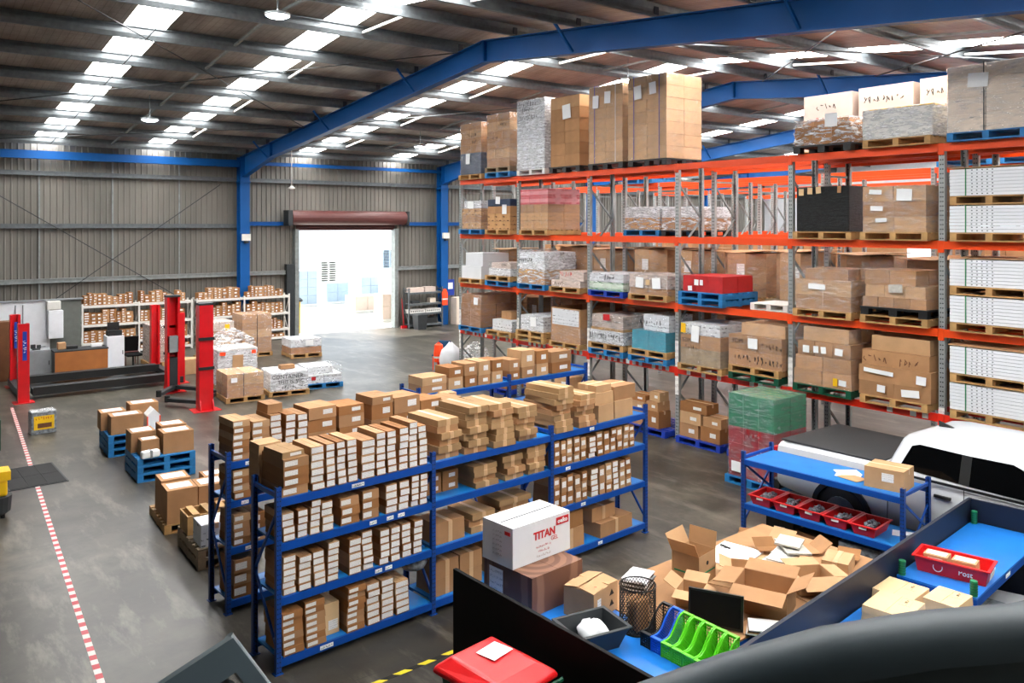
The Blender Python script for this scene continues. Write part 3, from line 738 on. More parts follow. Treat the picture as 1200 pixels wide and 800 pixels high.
# ---- lowest level
rl(5, 'L', 0, 1.0, 1.1, [(.36, 2, 'card_red'), (.30, 2, 'card_red'), (.26, 2, 'card_red', .02)], 'tall brown carton cube at the far rack end', ('blue',), film_='film', papers=[(.3, .75, .2, .2, W)])
rl(5, 'R', 0, .9, .9, [(.3, 2, 'white_print'), (.22, 2, 'card', .22, -.1)], 'white box with a small tan box on top', ('wood',), dy=-.05)
rl(4, 'L', 0, .95, 1.0, [(.4, 2, 'white_print')], 'printed cartons with a white shipping sheet', ('wood', 'wood'), film_='film', papers=[(.1, .25, .24, .24, W)], dy=.05)
rl(3, 'L', 0, 1.12, 1.1, [(.3, 3, 'white_print'), (.06, 2, 'wood', .02), (.3, 3, 'pale_board', .04)], 'peaked wrapped load with a red sticker', ('blue', 'wood'), film_='film_grey', drape=.16, amp=.03, writing=[(12, 0, .18, .13, 'ink')], papers=[(.05, .62, .22, .14, 'ink_red')])
rl(3, 'R', 0, 1.02, 1.05, [(.42, 2, 'teal_print'), (.36, 2, 'white_print', .13, .1)], 'teal cartons with a white printed box above', ('blue', 'wood'), film_='film_thin', writing=[(8, .1, .62, .12, 'ink')])
rl(2, 'L', 0, 1.05, 1.1, [(.34, 1, 'wood_grey'), (.28, 2, 'card'), (.24, 2, 'white_print', .03)], 'brown wrapped load with a yellow sticker', ('wood',), film_='film_thin', papers=[(-.42, .75, .13, .2, 'yellow'), (-.1, .65, .2, .34, W)], writing=[('TDM', -.33, .5, .12, 'ink'), (5, -.2, .36, .1, 'ink')])
rl(2, 'R', 0, 1.25, 1.05, [(.30, 1, 'card'), (.30, 1, 'card'), (.24, 1, 'card_light', .12, .1)], 'long tan cartons with thick black writing', ('green', 'wood'), ny=1, film_='film_thin', papers=[(-.02, .46, .22, .2, W)], writing=[('TDM', -.38, .48, .13, 'ink'), (8, -.1, .16, .13, 'ink'), (6, .42, .44, .12, 'ink'), (7, .38, .13, .13, 'ink')])
rl(1, 'L', 0, 1.15, 1.1, [(.27, 2, 'card'), (.26, 2, 'card', .02), (.26, 3, 'card', .05), (.26, 1, 'card_light', .12)], 'carton stack with many small labels', ('green',), film_='film_thin', papers=[(-.3, .65, .13, .13, W), (-.1, .66, .1, .12, W), (.05, .66, .1, .12, W), (.35, .66, .15, .12, W), (.28, .12, .08, .14, 'yellow'), (.42, .12, .14, .1, W)])
rl(1, 'R', 0, 1.25, 1.1, [(.24, 2, 'card'), (.27, 1, 'card', .0), (.26, 1, 'card', .04), (.25, 1, 'card_light', .12, .05)], 'carton stack with brown lettering beside the ute', ('wood',), ny=1, papers=[(-.25, .42, .52, .07, W), (.3, .13, .3, .12, W), (-.2, .14, .14, .12, W), (.48, .37, .16, .14, W)], writing=[(5, -.3, .64, .13, 'kraft_dark'), (4, .28, .62, .13, 'kraft_dark')])
# the open-topped carton (a thing with walls and flaps)
def open_carton(name, loc, rz, w, d, h, label, mat='card', flaps=(20, 20, 20, 20), th=.006, cat='open carton', fl_len=None, inside='card_inside', group=None):
    """flaps: how far each top flap (front, right, back, left) is opened from upright, in degrees; None = no flap"""
    t = thing(name, label, cat, loc, rz, group)
    MB().box(-w/2, -d/2, 0, w/2, d/2, th).obj('base_panel', inside, t)
    for x0, y0, x1, y1 in ((-w/2, -d/2, w/2, -d/2+th), (w/2-th, -d/2+th, w/2, d/2-th), (-w/2, d/2-th, w/2, d/2), (-w/2, -d/2+th, -w/2+th, d/2-th)):
        MB().box(x0, y0, th, x1, y1, h).obj('side_panel', mat, t)
    L_ = fl_len or min(w, d)/2
    for i, a in enumerate(flaps):
        if a is None: continue
        ln = w if i % 2 == 0 else d
        b = MB().box(-ln/2, -th/2, 0, ln/2, th/2, L_)
        o = b.obj('top_flap', mat, t); e = ((0, -d/2), (w/2, 0), (0, d/2), (-w/2, 0))[i]
        o.location = (e[0], e[1], h); o.rotation_euler = (R(a), 0, (0, R(90), R(180), R(270))[i])
    return t
x, y, z = slot(4, 'R', 0)
pallet((x, y, z+.001), RZ, 'wood', 'wooden pallet under the big open topped carton')
oc = open_carton('open_carton', (x, y, z+.145), RZ, 1.1, 1.05, .85, 'big open topped carton with red mark, lowest rack level', 'card', (None,)*4, .012)
MB().box(-.5, -.003, -.2, .5, 0, .2).obj('printed_panel', 'white_print', oc, (0, -.528, .62))
link('stretch_film', film_mesh(1.1, 1.05, .4, 'film', seed=5), oc)
# ---- rear row: octagonal bins and wrapped loads seen between the front loads
k = 0
for bay, side, lvl, h_ in ((4, 'L', 1, .95), (4, 'R', 1, .9), (3, 'L', 1, .95), (3, 'R', 1, .95), (2, 'L', 1, .93), (2, 'R', 1, .97), (1, 'L', 1, .95), (1, 'R', 1, .9), (0, 'L', 1, .9),
                           (5, 'L', 0, .9), (5, 'R', 0, .85), (4, 'L', 0, .9), (3, 'L', 0, .85), (3, 'R', 0, .95), (2, 'L', 0, .9), (2, 'R', 0, .95), (1, 'L', 0, .9), (1, 'R', 0, .85), (4, 'R', 0, .9), (0, 'L', 0, .8), (5, 'L', 1, .8)):
    x, y, z = slot(bay, side, lvl, 1)
    sh = 'brown octagonal bin in the rear row behind bay %s %s, %s' % (NTH[5-bay], {'L': 'far half', 'R': 'near half'}[side], LVN[lvl])
    pallet((x, y, z+.001), RZ, ('wood', 'grey')[k % 2], 'pallet under the octagonal bin behind bay %s %s, %s' % (NTH[5-bay], {'L': 'far half', 'R': 'near half'}[side], LVN[lvl]))
    octabin((x, y, z+.143), RZ, sh, 1.08, h_, ('card_light', 'card')[lvl == 0], 'card_light' if lvl else 'film_grey' if False else 'card', 'film' if lvl else 'film_grey'); k += 1
rl(3, 'L', 2, 1.15, 1.1, [(.3, 3, 'card_print'), (.26, 2, 'white_print')], 'cloudy wrapped load in the rear row', ('blue',), film_='film_white', row=1)
rl(3, 'R', 2, 1.15, 1.1, [(.3, 3, 'card'), (.24, 2, 'white_print')], 'second cloudy wrapped load in the rear row', ('plastic',), film_='film_white', row=1, dy=.1)
rl(5, 'R', 2, 1.1, 1.1, [(.5, 2, 'card_dark'), (.5, 2, 'card_dark')], 'dark brown load behind the navy banded cartons', ('wood',), row=1)
for bay, side in ((1, 'L'), (1, 'R'), (5, 'R')):
    x, y, z = slot(bay, side, 3, 2)
    for q in range(2): pallet((x, y, z+.001+.142*q), RZ, 'blue', '%s of two empty blue pallets atop third rack row, %s' % (('lower', 'upper')[q], {(1, 'L'): 'behind the pale cartons', (1, 'R'): 'near the rack end', (5, 'R'): 'at the far end'}[(bay, side)]))
for row in (2, 4, 5):
    for bay in range(0, 7):
        for side in 'LR':
            for lvl in ((1,) if row == 2 else (1, 0)):
                if rnd.random() < .62:
                    x, y, z = slot(min(bay, 5), side, lvl, row) if bay < 6 else (slot(5, side, lvl, row)[0], slot(5, side, lvl, row)[1]+BAY, slot(5, side, lvl, row)[2])
                    o = thing('carton_load', 'brown carton load in the %s rack row, bay %s, %s half, %s' % ({2: 'third', 4: 'fifth', 5: 'furthest'}[row], NTH[6-bay], {'L': 'far', 'R': 'near'}[side], LVN[lvl]), 'pallet load', (x, y, z+.001), RZ, 'far carton loads')
                    me = cached('farc', lambda: MB().box(-.27, -.52, 0, .27, .52, .42).mesh('carton', 'card'))
                    for a in (-.28, .28):
                        for q in range(2): link('carton', me, o, (a, 0, .14+q*.425))
                    link('pallet_base', cached('farp', lambda: MB().box(-.58, -.58, 0, .58, .58, .03).box(-.58, -.58, .11, .58, .58, .139).box(-.58, -.58, .03, -.46, .58, .11).box(-.06, -.58, .03, .06, .58, .11).box(.46, -.58, .03, .58, .58, .11).mesh('pallet_base', 'wood')), o)
# ================================================================== BLUE SHELVING WITH SMALL CARTONS
SL = [.11, .735, 1.29, 1.75]; DK = .045               # beam centres; deck top above them
SHN = ['bottom shelf', 'lower middle shelf', 'upper middle shelf', 'top shelf']
class Frame:
    def __init__(s, o, ang): s.o = Vector((*o, 0)); s.a = ang; s.c, s.s = math.cos(ang), math.sin(ang)
    def w(s, u, v, z=0.0): return (s.o.x+u*s.c-v*s.s, s.o.y+u*s.s+v*s.c, z)
def shelving(fr, posts, depth, levels, label, ztop=1.92, mat='blue_shelf', pm='shelf_post', deck='blue_deck', name='shelving_unit', pw=.055, bh=.08, labels=()):
    t = thing(name, label, 'shelving', fr.w(0, 0), fr.a)
    def post():
        q = pw/2
        return MB().prism([(-q, 0), (q, 0), (q, .05), (q-.012, .05), (q-.012, .012), (-q+.012, .012), (-q+.012, .05), (-q, .05)], 'z', 0, ztop).mesh('post', pm)
    me = cached(('sp', ztop, pm, pw), post)
    foot = cached(('sf', mat), lambda: MB().box(-.045, -.01, 0, .045, .07, .008).mesh('foot', mat))
    for x in posts:
        link('post', me, t, (x, 0, 0)); link('post', me, t, (x, depth, 0), math.pi)
        link('foot', foot, t, (x, 0, 0)); link('foot', foot, t, (x, depth-.06, 0))
        b = MB(); b.bar((x, .05, .25), (x, depth-.05, .9), .02, .03); b.obj('brace', mat, t)
        MB().bar((x, .05, 1.65 if ztop > 1.5 else ztop-.2), (x, depth-.05, .95 if ztop > 1.5 else .6), .02, .03).obj('brace', mat, t)
        MB().bar((x, .03, ztop-.09), (x, depth-.03, ztop-.09), .03, .04).obj('end_rail', mat, t)
    for a, b_ in zip(posts, posts[1:]):
        for z in levels:
            bl = b_-a-pw
            bm = cached(('sb', round(bl, 3), mat, bh), lambda: MB().prism([(0, -bh/2), (.04, -bh/2), (.04, bh/2-.02), (.025, bh/2-.02), (.025, bh/2), (0, bh/2)], 'x', -bl/2, bl/2).mesh('beam', mat))
            link('beam', bm, t, ((a+b_)/2, .005, z)); link('beam', bm, t, ((a+b_)/2, depth-.005, z), math.pi)
            link('deck_panel', cached(('sd', round(bl, 3), depth, deck), lambda: MB().box(-bl/2, .03, 0, bl/2, depth-.03, .022).mesh('deck_panel', deck)), t, ((a+b_)/2, 0, z+DK-.024))
    for (u, z) in labels:
        p = MB().box(-.045, -.002, -.02, .045, 0, .022).obj('shelf_label', 'white_paper', t, (u, .004, z))
        scrawl(p, 4, .026, (0, -.003, .0), (R(90), 0, 0), 'ink', 'code')
    return t
SP = [0, 1.96, 3.92, 5.9]
F1 = Frame((3.24, 8.17), R(4.4)); F2 = Frame((3.27, 9.79), R(4.4)); F3 = Frame((7.05, 11.75), R(3.0))
rs = random.Random(21)
lb1 = [(rs.uniform(a+.3, a+1.6), z) for a in (0, 0, 1.96*2) for z in SL] + [(.9, SL[3]), (1.5, SL[2])]
shelving(F1, SP, .6, SL, 'three bay blue boltless shelving packed with cartons', labels=lb1)
shelving(F2, [0, 1.96, 3.92], .55, SL, 'blue shelving second row behind the three bay unit', labels=[(.25, SL[3]), (.2, SL[2]), (.25, SL[1])])
shelving(F3, [0, 1.96, 3.92], .55, SL, 'blue shelving third row in front of the rack')

NSMALL = 0
def small(fr, u, v, z, w_, d_, h_, rz, label, style):
    global NSMALL; NSMALL += 1
    mat = ('card', 'card_red', 'card_light')[rs.choice((0, 0, 1, 1, 2))]
    sizes = {'n': (0.0, .5, .88, .76), 'h': (-.2, .5, .50, .55), 'q': (-.04, .55, .7, .42)}
    return box('parts_carton', fr.w(u, v, z), (w_, d_, h_), fr.a+rz, label, 'carton', 'small cartons on the blue shelving', mat, lab=sizes[style])
def stacks(fr, lvl, u0, specs, where, v0=.02, first=0, dd=.42, z0=None):
    u = u0; si = first
    for sp in specs:
        if sp[0] == 'gap': u += sp[1]; continue
        st, w_, n, h_ = sp[:4]; d_ = sp[4] if len(sp) > 4 else dd
        z = (SL[lvl]+DK if z0 is None else z0)+.001; lean = rs.uniform(-.004, .004); uu = u+w_/2; si += 1; vv = v0+d_/2
        for i in range(n):
            j = rs.uniform(-.005, .005)
            small(fr, uu+lean*i+j, vv+rs.uniform(-.008, .012), z, w_-.016, d_, h_, rs.uniform(-.014, .014),
                  '%s white-labelled carton in %s stack along the %s, %s' % (ORD[i], NTH[si-1], SHN[lvl], where), st)
            z += h_+.0012
        u += w_+.012
N = 'n'
LB = 'left bay, near shelving'
stacks(F1, 3, .045, [('h', .31, 4, .095, .5), (N, .17, 6, .076), (N, .12, 6, .076), (N, .12, 6, .076), (N, .135, 6, .076), ('gap', .01), (N, .19, 5, .084), (N, .135, 6, .078), (N, .135, 6, .078), (N, .14, 6, .079), (N, .13, 7, .074), (N, .13, 6, .076)], LB)
stacks(F1, 2, .05, [(N, .15, 4, .072), (N, .13, 4, .072), (N, .13, 5, .07), (N, .15, 4, .078), ('gap', .07), ('h', .25, 3, .098), ('h', .23, 3, .104), ('gap', .06), (N, .17, 4, .08), (N, .15, 4, .08), (N, .12, 5, .07), (N, .12, 5, .07)], LB)
stacks(F1, 1, .05, [(N, .16, 6, .066), (N, .16, 5, .07), (N, .15, 5, .072), (N, .15, 6, .068), ('gap', .10), (N, .17, 5, .075), (N, .15, 6, .07), ('gap', .05), (N, .14, 5, .076), (N, .14, 5, .076), (N, .14, 5, .076), (N, .14, 5, .076)], LB)
stacks(F1, 0, .05, [('h', .25, 6, .072), ('h', .25, 7, .067), ('gap', .22), ('h', .24, 7, .068), (N, .18, 6, .074), (N, .18, 6, .074), (N, .2, 5, .074)], LB)
box('shipping_carton', F1.w(.67, .32, SL[0]+DK+.001), (.19, .4, .34), F1.a, 'upright pale carton on the bottom shelf between label-fronted stacks', 'carton', None, 'cream_box', lab=(.1, .3, .6, .3))
bag = MB().lathe([(.02, .0), (.13, .02), (.17, .08), (.15, .14), (.08, .18), (.02, .17)], 14).obj('plastic_bag', 'plastic_clutter', None, F1.w(1.8, .2, SL[0]+DK+.375), 0, True)
tag(bag, 'crumpled clear plastic bag on the end bottom-shelf stack of the left bay', 'bag')
# one skewed carton lying on the first top stack
box('parts_carton', F1.w(.185, .27, SL[3]+DK+.3875), (.26, .40, .06), F1.a+.06, 'loose brown carton lying skewed on the first top-shelf stack', 'carton', None, 'kraft', lab=(.1, .5, .5, .5))
# second, rear line of cartons on the top shelf left bay
for i, (u, w_, hs) in enumerate(((.16, .26, 4), (.55, .3, 3))):
    for k in range(hs):
        box('shipping_carton', F1.w(u, .66, SL[3]+DK+.001+k*.112), (w_, .25, .11), F1.a+rs.uniform(-.05, .05), '%s carton of the %s pile at the back of the left bay top shelf' % (ORD[k], NTH[i]), 'carton', 'cartons at the back of the top shelf', 'card_light')
# right bay: upright small boxes in two tiers, two shelves
RB = 'right bay, near shelving'
stacks(F1, 2, 3.97, [('q', .12, 3, .115), ('q', .11, 2, .165), ('q', .12, 3, .115), ('q', .13, 3, .115), ('q', .12, 2, .155), ('gap', .03), (N, .15, 4, .072), ('q', .14, 3, .11), ('q', .13, 2, .16), ('q', .13, 3, .113), ('q', .13, 2, .165), ('q', .13, 3, .113), ('q', .12, 3, .105)], RB)
stacks(F1, 1, 3.97, [('q', .12, 3, .135), ('q', .12, 2, .19), ('q', .13, 3, .135), ('q', .13, 2, .18), ('q', .12, 3, .13), ('gap', .05), (N, .16, 5, .078), ('q', .13, 2, .2), ('q', .14, 3, .135), (N, .13, 5, .082), ('q', .13, 3, .13), ('q', .13, 3, .135)], RB)
def big(fr, u, v, z, size, label, mat='card', rz=0.0, **k): return box('shipping_carton', fr.w(u, v, z+.001), size, fr.a+rz, label, 'carton', k.pop('group', None), mat, **k)
zb = SL[0]+DK
big(F1, 4.33, .27, zb, (.5, .46, .27), 'taped carton on the right bay bottom shelf, lower of two', band=True)
big(F1, 4.33, .27, zb+.274, (.47, .45, .22), 'taped carton on the right bay bottom shelf, upper of two', 'card_dark', .03, tape='x')
big(F1, 5.25, .28, zb, (.72, .5, .2), 'wide taped carton at the right bay bottom shelf end', band=True, rz=.03)
big(F1, 5.1, .34, zb+.204, (.5, .4, .19), 'smaller taped carton on the wide one at the right bay end', band=True)
# middle bay: long flat parcels with a pale tape round the middle
def flats(u, v, z, n, w_, d_, h_, where, mat='kraft', amp=.085, jit=.02):
    z += .001
    for i in range(n):
        ww = w_*rs.uniform(.86, 1.03)
        box('flat_carton', F1.w(u+rs.uniform(-jit, jit), v+rs.uniform(-.06, .03), z), (round(ww, 2), d_, h_), F1.a+rs.uniform(-amp, amp),
            '%s flat kraft parcel in the %s' % (ORD[i], where), 'flat carton', 'flat taped parcels on the blue shelving', mat if rs.random() < .7 else 'card', band=True)
        z += h_+.0025
zt = SL[3]+DK
for i, (u, n, h_) in enumerate(((2.21, 6, .076), (2.65, 7, .078), (3.08, 7, .074), (3.50, 6, .072), (4.17, 8, .073), (4.62, 6, .072))):
    flats(u, .36, zt, n, .35, .62, h_, '%s leaning pile on the middle top shelf' % NTH[i])
for i, (u, v, q, s_) in enumerate(((5.04, .22, 0, (.34, .36, .24)), (5.44, .26, 0, (.40, .42, .25)), (5.03, .26, .243, (.38, .4, .17)), (5.49, .3, .253, (.48, .45, .2)), (5.03, .26, .416, (.34, .36, .1)))):
    big(F1, u, v, zt+q, s_, ('low front tan carton at the right end of the top shelf', 'low tan carton at the last post of the top shelf', 'wide tan carton on the low front one, top shelf end', 'topmost wide tan carton above the last shelf post', 'thin carton capping the top shelf end pile')[i], 'card_light' if i != 3 else 'card', rs.uniform(-.04, .04), tape='x')
z2 = SL[2]+DK; z1 = SL[1]+DK
flats(2.80, .3, z2, 4, .40, .5, .066, 'middle bay upper shelf, first pile', amp=.05)
flats(3.27, .3, z2, 4, .36, .5, .075, 'middle bay upper shelf, second pile', amp=.05)
flats(3.66, .3, z2, 5, .34, .5, .068, 'middle bay upper shelf, third pile', amp=.04)
for i in range(4): big(F1, 2.12+(i % 2)*.26, .38, z2+(i//2)*.124, (.24, .3, .12), '%s %s small dark carton tucked at the left of the middle upper shelf' % (('lower', 'upper')[i//2], ('outer', 'inner')[i % 2]), 'card_dark', lab=(.1, .5, .4, .4))
big(F1, 2.25, .26, z1+.0, (.44, .4, .25), 'square tan carton on the middle bay lower shelf', 'card', band=True)
flats(2.78, .34, z1, 3, .42, .5, .075, 'middle bay lower shelf, pile beside the square carton', amp=.05)
flats(3.36, .34, z1, 4, .54, .5, .07, 'middle bay lower shelf, wide pile at the post', amp=.05)
for i in range(4): big(F1, 2.22+(i % 2)*.37, .28, zb+(i//2)*.204, (.35, .4, .2), '%s %s taped carton on the middle bay bottom shelf' % (('lower', 'upper')[i//2], ('left', 'right')[i % 2]), 'card', band=True)
for i in range(2): big(F1, 3.2, .3, zb+i*.184, (.5, .4, .18), '%s wide carton on the middle bay bottom shelf behind the bench' % ('lower', 'upper')[i], 'card', band=True)
# ---- second row
SR = 'second row'
stacks(F2, 3, .05, [('h', .23, 6, .078), ('h', .24, 5, .085), (N, .16, 6, .078), (N, .15, 5, .09), (N, .15, 5, .085)], SR)
stacks(F2, 2, .06, [('h', .22, 4, .085), ('h', .2, 3, .105)], SR); stacks(F2, 1, .06, [('h', .22, 4, .09), ('h', .2, 3, .11)], SR); stacks(F2, 0, .06, [('h', .3, 3, .15)], SR)
big(F2, .63, .25, zt+.482, (.2, .3, .11), 'small carton perched above the second row stacks', 'card')
for i, (u, w_, hs) in enumerate(((1.27, .4, (.15, .16, .15)), (1.70, .38, (.15, .15, .12)), (2.18, .34, (.17, .2, .1)), (2.58, .44, (.2, .22)), (3.0, .36, (.16, .16)), (3.38, .34, (.14, .14)))):
    z = zt
    for k, h_ in enumerate(hs):
        big(F2, u, .28, z, (w_, .42, h_), '%s carton of the %s large pile on the second row top' % (ORD[k], NTH[i]), ('card', 'card_red')[(i+k) % 2], rs.uniform(-.04, .04), lab=(.18, .55, .34, .4), group='large cartons on the second row'); z += h_+.003
for i, (u, n) in enumerate(((1.2, 2), (1.5, 2), (2.9, 3), (3.15, 3), (3.45, 2), (3.7, 3), (3.84, 2))[:6]):
    for k in range(n):
        big(F2, u, .62, zt+k*.084, (.23, .2, .082), '%s little carton of the %s pile at the back of the second row' % (ORD[k], NTH[i]), 'card_light', rs.uniform(-.06, .06), group='little cartons at the back of the second row')
# ---- third row
for i, (u, w_, hs) in enumerate(((.35, .5, (.13, .13)), (.80, .3, (.2, .17)), (1.12, .26, (.2, .2)), (1.42, .26, (.17, .24)), (1.72, .24, (.2, .2)), (2.12, .24, (.16, .2)), (2.45, .32, (.2, .3)), (2.80, .3, (.22, .24)), (3.3, .5, (.2, .2)))):
    z = zt
    for k, h_ in enumerate(hs):
        big(F3, u, .27, z, (w_, .42, h_), '%s carton of the %s pile on the third row top' % (('lower', 'upper')[k], NTH[i]), ('card', 'card_light', 'card_red')[(i+k) % 3], rs.uniform(-.04, .04), lab=(.1, .5, .4, .36), group='cartons on the third shelving row'); z += h_+.003
# ================================================================== DOORWAY AND YARD
d1 = struct('door_1')
for x in (DX0, DX1): MB().box(x-.09, WY-.30, 0, x+.09, WY+.05, DZ).obj('door_jamb', 'galv_dull', d1)
MB().cyl((DX0-.35, WY-.45, 4.92), (DX1+.3, WY-.45, 4.92), .30, 20).obj('shutter_drum', 'maroon', d1)
slat = MB().prism([(0, 0), (-.03, .02), (-.03, .07), (0, .09)], 'x', DX0+.02, DX1-.02).mesh('shutter_slat', 'maroon')
for i in range(7): link('shutter_slat', slat, d1, (0, WY-.12, DZ-.06+i*.09))
MB().box(DX0-.55, WY-.72, 4.6, DX0-.36, WY-.2, 5.22).obj('drum_bracket', 'charcoal', d1)
MB().box(DX1+.31, WY-.72, 4.6, DX1+.42, WY-.2, 5.22).obj('drum_bracket', 'charcoal', d1)
MB().box(DX0-.45, WY-.32, 0, DX0-.12, WY-.05, 3.0).obj('guide_post', 'charcoal', d1)
yd = MB().box(-30, WY, -.2, 80, 110, -.01).obj('ground_yard', 'concrete_out'); tag(yd, 'sunlit pale concrete yard outside the door', kind='structure')
yw = MB().box(-30, 84, 0, 80, 84.3, 5.5).obj('wall_yard', 'office_white'); tag(yw, 'pale boundary wall far across the yard', kind='structure')
def yard_load(x, y, w_, d_, h_, mat, label):
    t = thing('yard_load', label, 'pallet load', (x, y, 0), 0, 'loads standing in the yard')
    MB().box(-w_/2, -d_/2, 0, w_/2, d_/2, .13).obj('pallet_base', 'pallet_white', t)
    n = max(1, int(h_/.45)); k = max(1, round(w_/.6))
    me = MB().box(-w_/2/k+.01, -d_/2+.02, 0, w_/2/k-.01, d_/2-.02, h_/n-.01).mesh('carton', mat)
    for i in range(n):
        for j in range(k): link('carton', me, t, (-w_/2+w_/k*(j+.5), 0, .131+i*h_/n))
for a in ((19.3, 45, 1.2, 1.2, 1.9, 'grey_print', 'grey stack left of the pallet piles in the yard'), (20.5, 40, 1.5, 1.2, .75, 'pale_board', 'low block nearest in the middle of the yard'),
          (22.5, 43.5, 1.2, 1.2, 1.5, 'grey_print', 'grey wrapped stack behind the low block'), (23.4, 42, 1.2, 1.2, 2.0, 'white_foam', 'white wrapped stack beside the right jamb outside'),
          (21.4, 45.5, 1.4, 1.2, 1.1, 'grey_print', 'grey stack behind the low block in the yard'), (19.4, 35.4, .9, .9, 1.2, 'pale_board', 'pale load just outside the right door jamb')): yard_load(*a)
for j, (x, y, n, c_) in enumerate(((22.9, 50, 16, 'grey'), (29.0, 53, 20, 'blue'))):
    t = thing('pallet_pile', ('tall pile of pale pallets in the yard', 'pile of pale blue pallets further back in the yard')[j], 'pallet pile', (x, y, 0), 0)
    me = MB().box(-.6, -.6, 0, .6, .6, .025).box(-.6, -.6, .025, -.5, .6, .115).box(-.05, -.6, .025, .05, .6, .115).box(.5, -.6, .025, .6, .6, .115).box(-.6, -.6, .115, .6, .6, .14).mesh('pallet', {'grey': 'pallet_white', 'blue': 'grey_print'}[c_])
    for i in range(n): link('pallet', me, t, (rnd.uniform(-.02, .02), rnd.uniform(-.02, .02), i*.142))
def tree(x, y, h_, label):
    t = thing('tree', label, 'tree', (x, y, 0)); rr = random.Random(int(x*7))
    MB().cyl((0, 0, 0), (0, 0, h_*.5), .2, 8, r2=.12).obj('trunk', 'wood_grey', t)
    b = MB()
    for i in range(420):
        a, q, z = rr.uniform(0, 6.28), rr.random()**.5*h_*.42, rr.uniform(.3, 1)*h_
        q *= math.sin(min(1, (z/h_-.25)/.75)*math.pi)**.6+.1
        s_ = rr.uniform(.15, .35); n_ = Vector((rr.gauss(0, 1), rr.gauss(0, 1), rr.gauss(0, 1))).normalized(); u = n_.orthogonal().normalized()*s_; v = n_.cross(u.normalized())*s_
        c = Vector((q*math.cos(a), q*math.sin(a), z)); b.add([c-u, c-v*.6, c+u, c+v*.6], [(0, 1, 2, 3)])
    tag(b.obj('crown', 'hedge', t), kind='stuff')
tree(36, 88, 8.5, 'leafy tree beyond the yard wall at the doorway edge'); tree(48, 91, 7, 'smaller leafy tree beyond the yard wall')
t = thing('bollard', 'yellow bollard with black cap outside the left door jamb', 'bollard', (14.15, WY+.6, 0))
MB().cyl((0, 0, 0), (0, 0, 1.35), .12, 14).obj('post', 'yellow', t); MB().lathe([(.20, 1.35), (.22, 1.42), (.1, 1.52), (.01, 1.53)], 14).obj('cap', 'charcoal', t)

# ================================================================== PENDANT LAMPS
def pendant(x, y, z, label):
    t = thing('pendant_lamp', label, 'lamp', (x, y, z), 0, 'round high bay lamps')
    MB().cyl((0, 0, .1), (0, 0, roofz(y)-z-.05), .012, 6).obj('rod', 'galv', t)
    MB().lathe([(.03, .09), (.10, .06), (.235, .03), (.24, .0), (.235, -.02), (.215, -.02)], 20).obj('housing', 'grey_metal', t, smooth=True)
    MB().lathe([(.214, -.02), (.15, -.05), (.01, -.06)], 20).obj('diffuser', 'lamp_glow', t, smooth=True)
pendant(6.0, 15.2, 8.60, 'lit round lamp hanging highest, between the two skylight strips')
pendant(6.1, 25.0, 7.62, 'lit round lamp hanging over the car lifts')
pendant(16.4, 16.2, 8.62, 'lit round lamp above the tallest carton tower')
pendant(16.0, 26.6, 7.55, 'lit round lamp near the wall behind the racking')
t = thing('ceiling_sensor', 'small white sensor dome on a long rod in front of the wall', 'sensor', (12.6, 30.5, 6.05))
MB().cyl((0, 0, .05), (0, 0, roofz(30.5)-6.1), .012, 6).obj('rod', 'white_metal', t); MB().lathe([(.03, .08), (.13, .0), (.13, -.03), (.02, -.06)], 14).obj('dome', 'white_metal', t)
for x, y0 in ((11.45, WY-.66), (20.8, WY-.66)):
    t = thing('column_box', 'white control box on the %s blue column' % ('door-side' if x < 15 else 'shelf-side'), 'control box', (x+.02, y0, 4.0))
    MB().box(-.16, -.1, 0, .16, .03, .26).obj('housing', 'white_metal', t); MB().box(-.06, -.12, -.1, .08, .03, -.01).obj('bracket', 'charcoal', t)

# ================================================================== LEFT: LIFTS AND WORKSHOP CORNER
t = thing('two_post_lift', 'bright red two-post car lift standing on the open floor', 'car lift', (6.43, 21.05, 0))
for k, y in enumerate((0, 2.9)):
    s_ = 1 if k == 0 else -1
    prof = [(-.17, -.13), (.17, -.13), (.17, .15), (.11, .15), (.11, -.09), (-.11, -.09), (-.11, .15), (-.17, .15)]
    MB().prism([(a, s_*b) for a, b in prof][::s_], 'z', .012, 2.62).obj('column', 'red_paint', t, (0, y, 0))
    MB().prism([(-.34, -.26), (.34, -.26), (.30, .3), (-.30, .3)] if s_ > 0 else [(-.30, -.3), (.30, -.3), (.34, .26), (-.34, .26)], 'z', 0, .012).obj('base_plate', 'red_paint', t, (0, y, 0))
    for x in (-.17, .14): MB().add([(x, -s_*.13, .012), (x, -s_*.25, .012), (x, -s_*.13, .28), (x+.03, -s_*.13, .012), (x+.03, -s_*.25, .012), (x+.03, -s_*.13, .28)], [(0, 1, 2), (5, 4, 3), (0, 3, 4, 1), (1, 4, 5, 2), (2, 5, 3, 0)]).obj('gusset', 'red_paint', t, (0, y, 0))
    MB().box(-.18, -.14, 0, .18, .16, .05).obj('top_cap', 'charcoal', t, (0, y, 2.62)) if s_ > 0 else MB().box(-.18, -.16, 0, .18, .14, .05).obj('top_cap', 'charcoal', t, (0, y, 2.62))
    MB().box(-.10, s_*-.085, .15, .10, s_*.14, .95).obj('carriage', 'charcoal', t, (0, y, 0))
    for z in (1.02, 1.75): MB().box(-.19, -s_*.13-.04, z, .19, -s_*.13+.02, z+.07).obj('cable_bracket', 'rubber', t, (0, y, 0))
    for a in (-.62, .55):
        b = MB(); p = (0, y+s_*.2, .16); q = (a, y+s_*1.05, .16); b.bar(p, q, .14, .09); o = b.obj('swing_arm', 'charcoal', t)
        MB().cyl((a, y+s_*1.05, .10), (a, y+s_*1.05, .26), .07, 12).obj('lift_pad', 'rubber', o)
